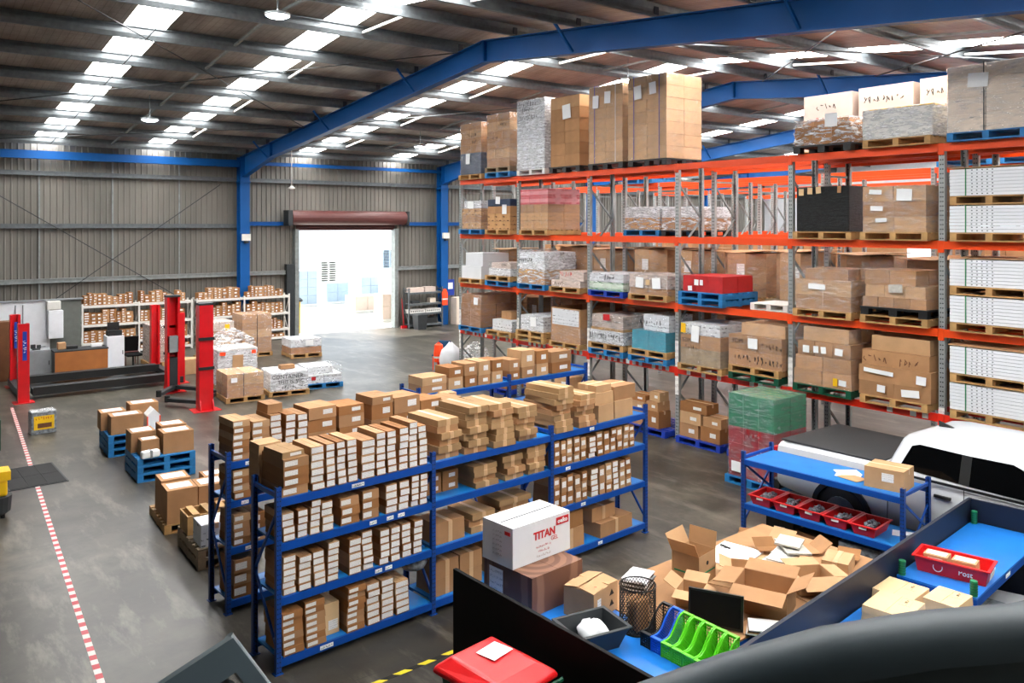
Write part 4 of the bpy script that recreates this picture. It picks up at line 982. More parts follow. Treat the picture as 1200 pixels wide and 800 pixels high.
MB().box(-.16, -.1, 1.1, .13, .02, 1.55).obj('control_box', 'grey_metal', t, (.0, 2.9-.05, 0))
t = thing('four_post_lift', 'low black four-post lift with red columns along the wall side', 'car lift', (4.95, 26.3, 0))
for x, y in ((-2.0, -1.5), (-1.9, 1.1), (2.05, 1.75), (2.0, -1.15)):
    cl = MB().prism([(-.13, -.11), (.13, -.11), (.13, .11), (.07, .11), (.07, -.05), (-.07, -.05), (-.07, .11), (-.13, .11)], 'z', .012, 2.05).obj('column', 'red_paint', t, (x, y, 0), 0 if y < 0 else math.pi)
    MB().box(-.24, -.22, 0, .24, .22, .012).obj('base_plate', 'red_paint', t, (x, y, 0))
    if x < 0:
        st = MB().box(-.05, -.003, 0, .05, 0, .75).obj('name_strip', 'deep_blue_plastic', t, (x+.02, y-.113, 1.1))
        scrawl(st, 6, .085, (0, -.004, .37), (R(90), R(-90), 0), 'white_paper', 'lettering')
for y in (-1.0, .95): MB().box(-1.75, -.26, .10, 1.9, .26, .27).obj('runway', 'charcoal', t, (0, y, 0)); MB().box(-1.75, -.29, .10, 1.9, -.262, .31).obj('runway_lip', 'black_plastic', t, (0, y, 0))
for x in (-1.95, 1.98): MB().box(-.1, -1.3, .02, .1, 1.4, .20).obj('cross_beam', 'charcoal', t, (x, 0, 0))
MB().box(-.2, -1.32, .275, .9, -1.27, .295).obj('ramp_edge', 'yellow', t, (0, 2.0, 0))

wp = struct('wall_partition')
MB().box(-2, 29.95, 0, 4.3, 30.05, 2.2).obj('partition_panel', 'office_white', wp); MB().box(4.3, 29.97, 0, 5.2, 30.05, 2.22).obj('partition_panel', 'partition_grey', wp)
MB().box(-2, 29.9, 2.2, 5.25, 30.08, 2.24).obj('partition_rail', 'grey_metal', wp)
for x, z in ((3.55, 1.4), (3.35, .95)): MB().cyl((x, 29.92, z-.3), (x, 29.92, 2.1), .015, 6).obj('conduit', 'grey_metal', wp); MB().box(x-.06, 29.88, z-.38, x+.06, 29.95, z-.22).obj('power_outlet', 'grey_metal', wp)
def cabinet(name, label, cat, x, y, w_, d_, h_, mat, doors=2, rz=0):
    t = thing(name, label, cat, (x, y, 0), rz)
    MB().box(-w_/2, -d_/2, 0, w_/2, d_/2, h_).obj('body', mat, t)
    for i in range(doors):
        a = -w_/2+w_/doors*i; o = MB().box(a+.01, -d_/2-.015, .05, a+w_/doors-.01, -d_/2-.001, h_-.03).obj('door', mat, t)
        MB().box(a+w_/doors-.06, -d_/2-.035, h_*.5, a+w_/doors-.04, -d_/2-.015, h_*.5+.12).obj('handle', 'charcoal', o)
    return t
cabinet('tool_cabinet', 'grey steel cabinet behind the near red lift column', 'cabinet', 3.76, 28.35, .6, .5, .88, 'grey_metal', 1)
t = thing('work_bench', 'workshop bench with a bare brown plywood front', 'bench', (4.83, 28.0, 0))
MB().box(-.72, -.30, .03, .72, -.28, .82).obj('front_board', 'ply', t); MB().box(-.74, -.3, .82, .74, .45, .86).obj('worktop', 'charcoal', t)
for x in (-.68, .68): MB().box(x-.03, -.27, 0, x+.03, .42, .82).obj('side_panel', 'grey_metal', t)
cabinet('white_cabinet', 'narrow white cabinet with a black printer on top', 'cabinet', 5.83, 28.25, .5, .5, 1.15, 'office_white', 1)
t = thing('printer', 'black machine on top of the narrow white cabinet', 'printer', (5.83, 28.25, 1.151))
MB().prism([(-.18, 0), (.18, 0), (.18, .12), (.05, .16), (-.18, .16)], 'x', -.2, .2).obj('body', 'black_plastic', t); MB().cbox((0, .1, .27), (.34, .05, .26)).obj('screen', 'black_plastic', t); MB().cyl((0, .1, .12), (0, .1, .2), .03, 8).obj('stand', 'charcoal', t)
t = thing('office_chair', 'black swivel office chair beside the narrow white cabinet', 'chair', (6.45, 28.5, 0))
for i in range(5): a = i*1.2566; MB().bar((0, 0, .07), (.3*math.cos(a), .3*math.sin(a), .05), .04, .04).obj('leg', 'black_plastic', t)
MB().cyl((0, 0, .07), (0, 0, .42), .03, 8).obj('gas_lift', 'charcoal', t)
bevel(MB().box(-.24, -.24, .42, .24, .24, .50).obj('seat', 'black_matte', t), .03); bevel(MB().cbox((0, .25, .78), (.44, .07, .5), rx=.15).obj('backrest', 'black_matte', t), .03)
t = thing('folding_chair', 'brown metal chair behind the red lift column', 'chair', (6.55, 29.3, 0))
for x in (-.19, .19):
    for y in (-.19, .19): MB().cyl((x, y, 0), (x, y, .44 if y < 0 else .85), .014, 6).obj('leg', 'maroon', t)
MB().box(-.21, -.21, .44, .21, .21, .47).obj('seat', 'maroon', t); MB().box(-.2, .18, .62, .2, .21, .84).obj('backrest', 'maroon', t)
for i, (nm, lb, x, y, z, s_, mt) in enumerate((('wall_cabinet', 'white wall cabinet on the grey partition, lower and taller', 4.42, 29.75, 1.02, (.42, .3, .88), 'office_white'), ('wall_box', 'small white box above the white wall cabinet', 4.38, 29.8, 1.93, (.38, .25, .26), 'white_metal'),
       ('brown_box', 'small tan box on the workshop bench end', 4.35, 28.15, .861, (.22, .2, .2), 'card_light'), ('black_case', 'black tool case lying on the workshop bench', 4.62, 28.1, .861, (.3, .25, .09), 'black_plastic'), ('paper_roll', 'white roll lying on the workshop bench', 5.3, 28.1, .861, (.3, .12, .1), 'white_paper'))):
    t = thing(nm, lb, 'box' if 'box' in nm else nm.split('_')[-1], (x, y, z)); q = s_
    bevel(MB().box(-q[0]/2, -q[1]/2, 0, q[0]/2, q[1]/2, q[2]).obj('body', mt, t), .012)
    MB().box(-q[0]/2+.03, -q[1]/2-.008, q[2]*.15, q[0]/2-.03, -q[1]/2-.0005, q[2]*.9).obj('front_panel', mt, t)
t = thing('bench_vise', 'dark bench vise on the grey steel cabinet', 'vise', (3.7, 28.3, .881)); MB().box(-.1, -.08, 0, .1, .08, .04).obj('base', 'charcoal', t); MB().box(-.14, -.05, .04, -.02, .05, .16).obj('jaw', 'charcoal', t); MB().box(.02, -.05, .04, .12, .05, .14).obj('jaw', 'charcoal', t); MB().cyl((.12, 0, .08), (.25, 0, .08), .012, 6).obj('screw', 'galv', t)
cabinet('parts_locker', 'tall brown locker at the left picture edge behind the lift', 'locker', 2.75, 28.7, .8, .5, 1.75, 'kraft_dark', 2)
cabinet('drawer_trolley', 'dark green tool trolley at the left edge of the floor', 'trolley', 1.55, 20.1, .85, .6, .62, 'dark_green', 2, R(-4))
mt = thing('floor_mat', 'black rubber mat lying across the red and white tape', 'mat', (2.2, 17.4, 0), R(2))
for i in range(3):
    for j in range(2): MB().box(-.44+i*.295, -.72+j*.72, .004, -.44+i*.295+.29, -.72+j*.72+.715, .016).obj('mat_tile', 'rubber', mt)
MB().prism([(-.47, -.75), (.47, -.75), (.47, .75), (-.47, .75)], 'z', .001, .010).obj('mat_border', 'charcoal', mt)
t = thing('mop_bucket', 'yellow mop bucket with dark tub at the left picture edge', 'bucket', (1.43, 15.3, 0))
MB().lathe([(.17, .06), (.22, .10), (.24, .34), (.01, .34)], 16).obj('tub', 'charcoal', t); bevel(MB().box(-.16, -.14, .345, .16, .14, .60).obj('wringer', 'yellow', t), .03); MB().box(-.2, -.18, .60, .2, .18, .74).obj('wringer_head', 'yellow', t)
for a in range(4): MB().cyl((.14*math.cos(a*1.57+.8), .14*math.sin(a*1.57+.8), 0), (.14*math.cos(a*1.57+.8), .14*math.sin(a*1.57+.8), .06), .03, 8).obj('caster', 'rubber', t)
# tapes on the floor
tp = link('floor_tape', MB().box(-.035, 0, .0008, .035, 16.3, .0022).mesh('floor_tape', 'tape_redwhite'), None, (1.70, 8.0, 0), math.atan2(-.92, 16)); tag(tp, 'worn red and white striped tape along the floor', 'floor tape')
tp = link('floor_tape', MB().box(0, -.03, .0008, 6.45, .03, .0022).mesh('floor_tape', 'tape_hazard'), None, (3.6, 7.42, 0), .047); tag(tp, 'yellow and black hazard tape in front of the blue shelving', 'floor tape')

# ---- white shelving along the back wall and its stock of cartons
WL = [.10, .43, 1.07, 1.74]
FW1 = Frame((5.6, 32.0), 0); FW2 = Frame((9.5, 32.0), 0)
shelving(FW1, [0, 1.85, 3.7], .55, WL, 'white steel shelving behind the red two-post lift', 1.85, 'white_metal', 'white_metal', 'white_metal')
shelving(FW2, [0, 1.8, 3.62], .55, WL, 'white steel shelving beside the roller door', 1.85, 'white_metal', 'white_metal', 'white_metal')
b = MB(); rr = random.Random(4)
for fr, L_ in ((FW1, 3.7), (FW2, 3.62)):
    for li, z in enumerate(WL):
        x = .05
        while x < L_-.15:
            w_ = rr.uniform(.12, .24)
            if any(abs(x+w_/2-p) < w_/2+.04 for p in (1.82, )): x = 1.90; continue
            if x+w_ > L_-.05: break
            top = (z+.05)+(.50 if li == 3 else (WL[li+1]-z-.13))*(rr.uniform(.55, 1) if li == 3 else rr.uniform(.75, .97))
            zz = z+.047; h_ = rr.choice((.085, .1, .13)); m = rr.choice((0, 0, 1))
            while zz+h_ < top:
                j = rr.uniform(-.006, .006); y0 = fr.o.y+.04+rr.uniform(0, .02); xx = fr.o.x+x+j
                b.box(xx, y0, zz, xx+w_-.01, y0+.40, zz+h_-.004, m); b.box(xx+.02, y0-.002, zz+h_*.3, xx+.02+w_*rr.uniform(.3, .6), y0, zz+h_*.75, 2); zz += h_
            x += w_+.004
st = b.obj('carton_stock', ['card_red', 'card', 'label']); tag(st, 'hundreds of small labelled cartons filling the white wall shelving', 'cartons', None, 'stuff')

# ---- pallets and wrapped goods on the open floor
def fload(x, y, rz, kinds, w_, d_, tiers, short, pw=1.1, pd=1.1, **k):
    z = 0.0
    for i, kd in enumerate(kinds):
        cn = {'wood': 'wooden', 'blue': 'blue', 'grey': 'weathered', 'deep': 'dark blue'}[kd]
        pallet((x, y, z+.0005), rz, kd, '%s pallet under the %s%s' % (cn, short, '' if len(kinds) == 1 else ', '+('lowest', 'second', 'third')[i]+' of %d' % len(kinds)), pw, pd); z += .1415
    if tiers: load((x, y, z+.001), rz, w_, d_, tiers, short+' on the floor', **k)
    return z
fload(7.6, 21.9, R(-3), ['wood'], .95, 1.05, [(.3, 1, 'card'), (.3, 1, 'card_light')], 'wrapped tan cube beside the red lift post', pw=1.0, film_='film', straps=[(-.05, 'charcoal')], papers=[(-.3, .45, .16, .12, W)])
fload(8.0, 23.7, R(-2), ['wood'], 1.1, 1.05, [(.5, 1, 'white_print'), (.46, 1, 'white_print')], 'white boxed crate with orange corners', film_='film_white', cap=(.03, 'white_metal'), papers=[(-.42, .88, .16, .1, 'hivis'), (.45, .88, .12, .1, 'hivis'), (.0, .62, .3, .4, 'card_light')])
t = thing('plastic_sheet', 'crumpled clear plastic sheet draped on the white crate', 'plastic sheet', (7.95, 23.75, 1.185)); link('sheet', film_mesh(1.05, 1.0, .3, 'film_white', .05, seed=3, drape=.9, amp=.05), t)
fload(8.85, 21.95, R(-7), ['wood'], 1.0, 1.05, [(.5, 1, 'white_print')], 'low pallet load covered in black writing', film_='film_white', writing=[('CONTAINER', -.05, .38, .15, 'ink'), ('THIS IS, VIC.', .05, .24, .14, 'ink'), (6, 0, .1, .1, 'ink')])
box('shipping_carton', (8.9, 21.9, .668), (.4, .26, .1), R(-7), 'small tan carton lying on the black-lettered low load', 'carton', None, 'card')
fload(10.05, 22.35, R(-8), ['blue'], 1.05, 1.0, [(.24, 2, 'white_print'), (.22, 1, 'white_print', .12, -.1)], 'low white printed load on a blue pallet', film_='film', papers=[(-.3, .15, .12, .1, 'ink_red')])
fload(11.85, 27.8, R(-4), ['wood'], 1.1, 1.0, [(.22, 2, 'card_red'), (.28, 3, 'white_print')], 'film wrapped mixed load near the doorway', film_='film', drape=.02, amp=.03, papers=[(.1, .36, .28, .2, W)])
fload(10.5, 29.0, 0, ['wood'], 1.05, 1.05, [(.27, 2, 'card'), (.27, 2, 'card'), (.27, 2, 'card_light'), (.27, 2, 'card'), (.27, 2, 'card')], 'tall wrapped carton load in front of the wall shelving', film_='film', straps=[(.0, 'charcoal')])
fload(9.1, 28.7, 0, ['wood'], 1.0, 1.0, [(.3, 2, 'pale_board'), (.3, 2, 'card_light'), (.3, 2, 'card'), (.3, 2, 'pale_board')], 'wrapped pale load with a yellow tag', film_='film', papers=[(.25, 1.0, .16, .22, 'yellow')])
fload(7.35, 28.9, 0, ['wood'], .8, 1.0, [(.3, 2, 'pale_board'), (.3, 2, 'pale_board'), (.3, 2, 'pale_board'), (.3, 2, 'pale_board')], 'narrow grey wrapped load behind the lift', pw=.9, film_='film_grey')
box('shipping_carton', (7.75, 26.6, 0), (.85, .5, .46), 0, 'long plain carton on the floor behind the lift post', 'carton', None, 'card_light', tape='x')
# small printed crate
t = thing('printed_box', 'small grey box with a yellow picture panel on bare floor', 'box', (2.86, 20.95, 0), R(4))
bevel(MB().box(-.25, -.16, 0, .25, .16, .49).obj('body', 'plastic_clutter', t), .015)
MB().box(-.20, -.168, .10, .20, -.161, .40).obj('picture_panel', 'yellow', t); MB().box(-.24, -.15, .491, .24, .15, .51).obj('tape_top', 'film_white', t); MB().box(-.13, -.172, .14, .15, -.169, .24).obj('print_mark', 'kraft_dark', t); scrawl(t, 7, .07, (0, -.172, .35), (R(90), 0, 0), 'ink_red', 'lettering')
WT = dict(labtop=(0, 0, .75, .6))
def pc(x, y, z, s_, rz, label, mat='card', **k): return box('shipping_carton', (x, y, z+.001), s_, rz, label, 'carton', 'cartons on floor pallets', mat, **k)
z = fload(4.1, 18.35, R(-2), ['blue']*3, 0, 0, None, 'far pallet stack with white-topped cartons', pw=1.0, pd=1.05)
pc(3.95, 18.1, z, (.60, .42, .36), R(-2), 'near white-topped carton on the far blue pallets', **WT); pc(3.80, 18.6, z, (.48, .42, .36), R(-2), 'left white-topped carton on the far blue pallets', **WT)
pc(4.4, 18.65, z, (.56, .42, .45), R(-2), 'tallest white-topped carton on the far blue pallets', **WT)
t = thing('gabled_box', 'white and orange gabled carton on the far blue pallets', 'carton', (4.46, 18.1, z+.001), R(-2), None)
MB().add([(-.13, -.16, 0), (.13, -.16, 0), (.13, .16, 0), (-.13, .16, 0), (-.13, -.16, .28), (.13, -.16, .28), (.13, .16, .28), (-.13, .16, .28), (0, -.16, .42), (0, .16, .42)], [(3, 2, 1, 0), (0, 1, 5, 8, 4), (2, 3, 7, 9, 6), (1, 2, 6, 5), (3, 0, 4, 7), (4, 8, 9, 7), (8, 5, 6, 9)]).obj('body', 'white_paper', t)
for x in (-.12, .12): MB().box(x-.012, -.166, .02, x+.012, -.161, .27).obj('orange_stripe', 'hivis', t)
z = fload(4.15, 16.28, R(-1), ['blue']*3, 0, 0, None, 'near pallet stack with four cartons', pw=1.0, pd=1.05)
pc(4.37, 16.05, z, (.54, .44, .38), R(-1), 'biggest white-topped carton on the near blue pallets', **WT); pc(4.42, 16.55, z, (.46, .44, .40), R(-1), 'rear white-topped carton on the near blue pallets', **WT)
pc(3.87, 16.5, z, (.44, .46, .36), R(-1), 'left rear white-topped carton on the near blue pallets', **WT); pc(3.90, 16.07, z, (.32, .3, .28), R(-1), 'small white-topped carton on the near blue pallets', **WT)
t = thing('paper_bundle', 'white wrapped bundle on the corner of the near blue pallets', 'bundle', (3.86, 15.79, z+.001), R(6)); bevel(MB().box(-.16, -.07, 0, .16, .07, .13).obj('body', 'white_paper', t), .03); MB().box(-.02, -.075, 0, .02, .075, .134).obj('band', 'grey_metal', t)
z = fload(3.95, 13.4, R(-3), ['wood'], 0, 0, None, 'four carton group beside the second shelving row', pw=1.15, pd=1.1)
pc(3.62, 13.1, z, (.44, .44, .50), R(-3), 'near big carton with white papers beside the second shelving row', **WT); pc(3.66, 13.6, z, (.44, .44, .52), R(-3), 'far left big carton beside the second shelving row', **WT)
pc(4.12, 13.25, z, (.44, .46, .44), R(-3), 'middle carton with a white printed side on the wooden pallet', lab=(.35, .5, .2, .9), **WT); pc(4.32, 13.72, z, (.36, .36, .42), R(-3), 'rear white-topped carton nearest the shelving on the wooden pallet', **WT)
z = fload(3.80, 11.8, R(-2), ['grey', 'grey'], 0, 0, None, 'white printed box by the shelving end', pw=.85, pd=1.1)
t = thing('slatted_crate', 'small open slatted wooden crate behind the white printed box', 'crate', (3.72, 12.08, z+.001), R(-2))
for y in (-.2, .2): MB().box(-.32, y-.012, 0, .32, y+.012, .26).obj('side_board', 'wood', t)
for x in (-.31, .31): MB().box(x-.01, -.188, 0, x+.01, .188, .26).obj('end_board', 'wood', t)
for x in (-.2, 0, .2): MB().box(x-.045, -.21, .262, x+.045, .21, .278).obj('slat', 'wood', t)
box('printed_carton', (3.62, 11.5, z+.001), (.42, .40, .30), R(-2), 'white printed carton by the end of the second shelving row', 'carton', None, 'white_print', labtop=(0, 0, .9, .8), tape='y')
# ---- goods on the floor under the rack
def ug(bay, side, short, items, kind='deep'):
    x, y, z = slot(bay, side, -1); x -= .05
    pallet((x, y, .0005), RZ, kind, 'dark blue pallet on the floor under the rack, '+short); f = Frame((x, y), RZ)
    for i, (u, v, zz, s_, rz) in enumerate(items):
        box('shipping_carton', f.w(u, v, .142+zz), s_, RZ+rz, '%s carton %s, on the floor under the rack' % (NTH[i], short), 'carton', 'cartons stored under the rack', ('card', 'card_red', 'card_light')[i % 3], lab=(.15, .5, .3, .3), tape='x')
ug(3, 'R', 'by the fourth upright', [(-.3, -.3, 0, (.36, .4, .3), 0), (.12, -.3, 0, (.4, .4, .36), 0), (-.32, -.3, .304, (.4, .4, .2), .04), (.1, -.28, .364, (.34, .4, .2), 0), (-.35, -.26, .508, (.46, .4, .14), .03), (.12, -.26, .568, (.3, .3, .2), 0)])
ug(2, 'L', 'left of the green stack', [(-.3, -.3, 0, (.5, .4, .28), 0), (.26, -.3, 0, (.5, .4, .3), 0), (-.26, -.3, .284, (.56, .4, .24), 0), (.3, -.28, .304, (.46, .4, .2), 0), (-.2, -.28, .528, (.7, .4, .2), .03)])
ug(2, 'R', 'next to the green stack', [(-.25, -.28, 0, (.6, .42, .22), .03), (.34, -.2, 0, (.38, .4, .24), 0), (-.24, -.27, .224, (.62, .4, .12), -.04), (-.22, -.26, .346, (.6, .4, .12), .05), (-.2, -.26, .47, (.56, .4, .12), -.03)])
ug(3, 'L', 'behind the third shelving row', [(-.3, -.25, 0, (.5, .5, .4), 0), (.3, -.25, 0, (.5, .5, .35), 0), (0, -.2, .405, (.6, .5, .25), .03)])
ug(4, 'R', 'below the open carton', [(-.3, -.25, 0, (.5, .5, .35), 0), (.3, -.25, 0, (.5, .5, .3), 0), (-.2, -.2, .353, (.5, .5, .3), .06)])
ug(5, 'R', 'beside the white bags', [(-.25, -.25, 0, (.4, .5, .5), 0), (.25, -.25, 0, (.5, .5, .45), .05), (.28, -.2, .455, (.5, .4, .2), -.05)])
def lumpy(name, label, loc, r, h_, mat, seed, cat='bag'):
    rr = random.Random(seed); b = MB(); n, m_ = 18, 10; vs = []
    ph = [rr.uniform(0, 6.28) for _ in range(6)]
    for j in range(m_+1):
        t_ = j/m_; rad = r*(math.sin(math.pi*(.12+.80*t_))**.7)*(1 if t_ < .8 else 1-(t_-.8)*2.6)
        for i in range(n):
            a = 2*math.pi*i/n; q = rad*(1+.10*math.sin(3*a+ph[0]+2*t_)+.07*math.sin(5*a+ph[1]-3*t_)+.05*math.sin(9*a+ph[2]+8*t_))
            vs.append((q*math.cos(a), q*math.sin(a), h_*t_+.02*math.sin(4*a+ph[3])*t_))
    b.add(vs, [(j*n+i, j*n+(i+1) % n, (j+1)*n+(i+1) % n, (j+1)*n+i) for j in range(m_) for i in range(n)]+[tuple(range(m_*n, m_*n+n)), tuple(range(n-1, -1, -1))])
    return tag(b.obj(name, mat, None, loc, 0, True), label, cat)
lumpy('plastic_bag', 'tall white plastic bag at the far end of the rack, nearest the chair', (13.85, 21.25, .02), .32, 1.0, 'white_foam', 1)
lumpy('plastic_bag', 'wide cloudy plastic bag between the rack end and cartons', (14.8, 21.25, .02), .40, .95, 'film_white', 2)
lumpy('plastic_bag', 'small white plastic bag in front of the cloudy one', (14.36, 20.78, .02), .2, .55, 'white_foam', 3)
t = thing('visitor_chair', 'blue upholstered chair with orange legs beyond the rack end', 'chair', (14.25, 22.35, 0), R(-60))
for x in (-.21, .21):
    for y in (-.2, .2): MB().cyl((x, y, 0), (x, y, .44 if y < 0 else .86), .016, 6).obj('leg', 'hivis', t)
bevel(MB().box(-.24, -.24, .44, .24, .22, .50).obj('seat', 'chair_blue', t), .02); bevel(MB().box(-.22, .19, .60, .22, .23, .90).obj('backrest', 'chair_blue', t), .02)
t = thing('safety_vest', 'orange safety vest draped over a red stand beside the bag', 'vest', (13.75, 21.75, 0))
MB().cyl((0, 0, 0), (0, 0, .9), .05, 10).obj('stand', 'red_paint', t); MB().lathe([(.14, .38), (.16, .6), (.13, .9), (.04, .97)], 12).obj('vest', 'hivis', t); MB().lathe([(.163, .5), (.168, .56)], 12).obj('reflective_band', 'pallet_white', t)

# ---- grey shelf, cabinet and tools by the wall right of the door
FG = Frame((18.72, 32.05), 0)
shelving(FG, [0, 1.75], .5, [.12, .62, 1.05, 1.55], 'grey steel shelf unit beside the roller door', 1.8, 'galv', 'galv', 'galv_dull')
for i, (u, z, s_, mt, lb) in enumerate(((.45, 1.55, (.7, .35, .2), 'pale_board', 'long pale box on top of the grey shelf'), (1.15, 1.55, (.55, .35, .22), 'pale_board', 'square pale box on top of the grey shelf'), (1.3, 1.05, (.3, .3, .2), 'cream_board', 'small box on the grey shelf second tier'), (.4, 1.05, (.4, .3, .12), 'charcoal', 'dark tray on the grey shelf second tier'),
                     (.5, .12, (.6, .35, .22), 'black_plastic', 'black crate low on the grey shelf, door side'), (1.2, .12, (.6, .35, .25), 'black_plastic', 'black crate low on the grey shelf, column side'))):
    box('storage_box', FG.w(u, .25, z+DK+.001), s_, 0, lb, 'box', 'boxes on the grey shelf', mt)
for i, (u, w_) in enumerate(((.45, .8), (1.3, .8))):
    t = thing('white_crate', 'white slotted crate on the grey shelf, %s' % ('door side', 'column side')[i], 'crate', FG.w(u, .25, .62+DK+.001))
    MB().box(-w_/2, -.2, 0, w_/2, .2, .015).obj('base', 'white_metal', t)
    for y in (-.2, .19): MB().box(-w_/2, y, .015, w_/2, y+.01, .16).obj('side', 'white_metal', t)
    for x in (-w_/2, w_/2-.01): MB().box(x, -.19, .015, x+.01, .19, .16).obj('side', 'white_metal', t)
    for k_ in range(7): MB().box(-w_/2+.06+k_*.1, -.203, .05, -w_/2+.11+k_*.1, -.2005, .11).obj('slot', 'charcoal', t)
cabinet('filing_cabinet', 'pale filing cabinet beside the blue column', 'cabinet', 21.45, 32.25, .5, .5, 1.25, 'cream_board', 1)
t = thing('wheelie_bin', 'dark grey bin in front of the grey shelf', 'bin', (19.0, 31.6, 0)); MB().add([(-.2, -.2, 0), (.2, -.2, 0), (.2, .2, 0), (-.2, .2, 0), (-.25, -.25, .62), (.25, -.25, .62), (.25, .25, .62), (-.25, .25, .62)], [(3, 2, 1, 0), (0, 1, 5, 4), (1, 2, 6, 5), (2, 3, 7, 6), (3, 0, 4, 7), (4, 5, 6, 7)]).obj('body', 'charcoal', t); MB().box(-.26, -.26, .62, .26, .26, .66).obj('lid', 'charcoal', t)
t = thing('hanging_vest', 'orange vest hanging at the corner of the grey shelf', 'vest', (20.55, 31.95, .95)); MB().add([(-.13, 0, 0), (.13, 0, 0), (.15, 0, .55), (.05, 0, .75), (-.05, 0, .75), (-.15, 0, .55), (-.13, .06, 0), (.13, .06, 0), (.15, .06, .55), (.05, .06, .75), (-.05, .06, .75), (-.15, .06, .55)], [(0, 1, 2, 3, 4, 5), (11, 10, 9, 8, 7, 6), (0, 6, 7, 1), (1, 7, 8, 2), (2, 8, 9, 3), (3, 9, 10, 4), (4, 10, 11, 5), (5, 11, 6, 0)]).obj('vest', 'hivis', t); MB().box(-.145, -.004, .25, .145, .064, .31).obj('reflective_band', 'pallet_white', t)
for i, (x, h_, mt, lb) in enumerate(((18.62, 1.3, 'red_paint', 'red handled broom leaning beside the door jamb'), (22.0, 1.6, 'charcoal', 'dark handled broom right of the filing cabinet'), (22.2, 1.5, 'hivis', 'orange handled broom right of the filing cabinet'))):
    t = thing('broom', lb, 'broom', (x, 32.35, 0)); MB().cyl((0, 0, .1), (0, .2, h_), .014, 6).obj('handle', mt, t); MB().box(-.14, -.04, 0, .14, .04, .12).obj('head', mt, t)
t = thing('notice_panel', 'blue notice panel on the wall beside the blue column', 'panel', (21.35, 32.88, 1.3)); MB().box(-.28, -.04, 0, .28, 0, .75).obj('board', 'deep_blue_plastic', t); MB().box(-.2, -.045, .3, .2, -.041, .6).obj('sheet', 'white_paper', t)
# ================================================================== GREEN AND MAROON STACK, UTE
pallet((12.6, 8.98, .0005), RZ, 'blue', 'blue pallet under the green and maroon wrapped stack', 1.05, 1.05)
t = thing('wrapped_stack', 'wrapped stack, green above maroon, behind the white ute', 'pallet load', (12.6, 8.98, .143), RZ)
me = cached('gb', lambda: MB().box(-.155, -.235, 0, .155, .235, .29).mesh('carton', 'green_load')); mr = cached('rb', lambda: MB().box(-.155, -.235, 0, .155, .235, .29).mesh('carton', 'maroon_load'))
for k in range(5):
    for i in range(3):
        for j in range(2): link('carton', mr if k < 3 else me, t, (-.316+i*.316, -.24+j*.48, k*.293))
link('stretch_film', film_mesh(.96, .97, 1.48, 'film_grey', seed=9), t)
for i in range(6):
    for j in range(5): MB().box(0, 0, 0, .10, .015, .002).obj('top_print', 'cream_box', t, (-.42+i*.145, -.38+j*.18, 1.468))
MB().box(-.1, -.004, -.09, .1, 0, .09).obj('label', 'white_paper', t, (-.28, -.52, .18)); scrawl(t, 3, .17, (.1, -.524, .82), (R(90), 0, 0), 'ink_red', 'lettering')

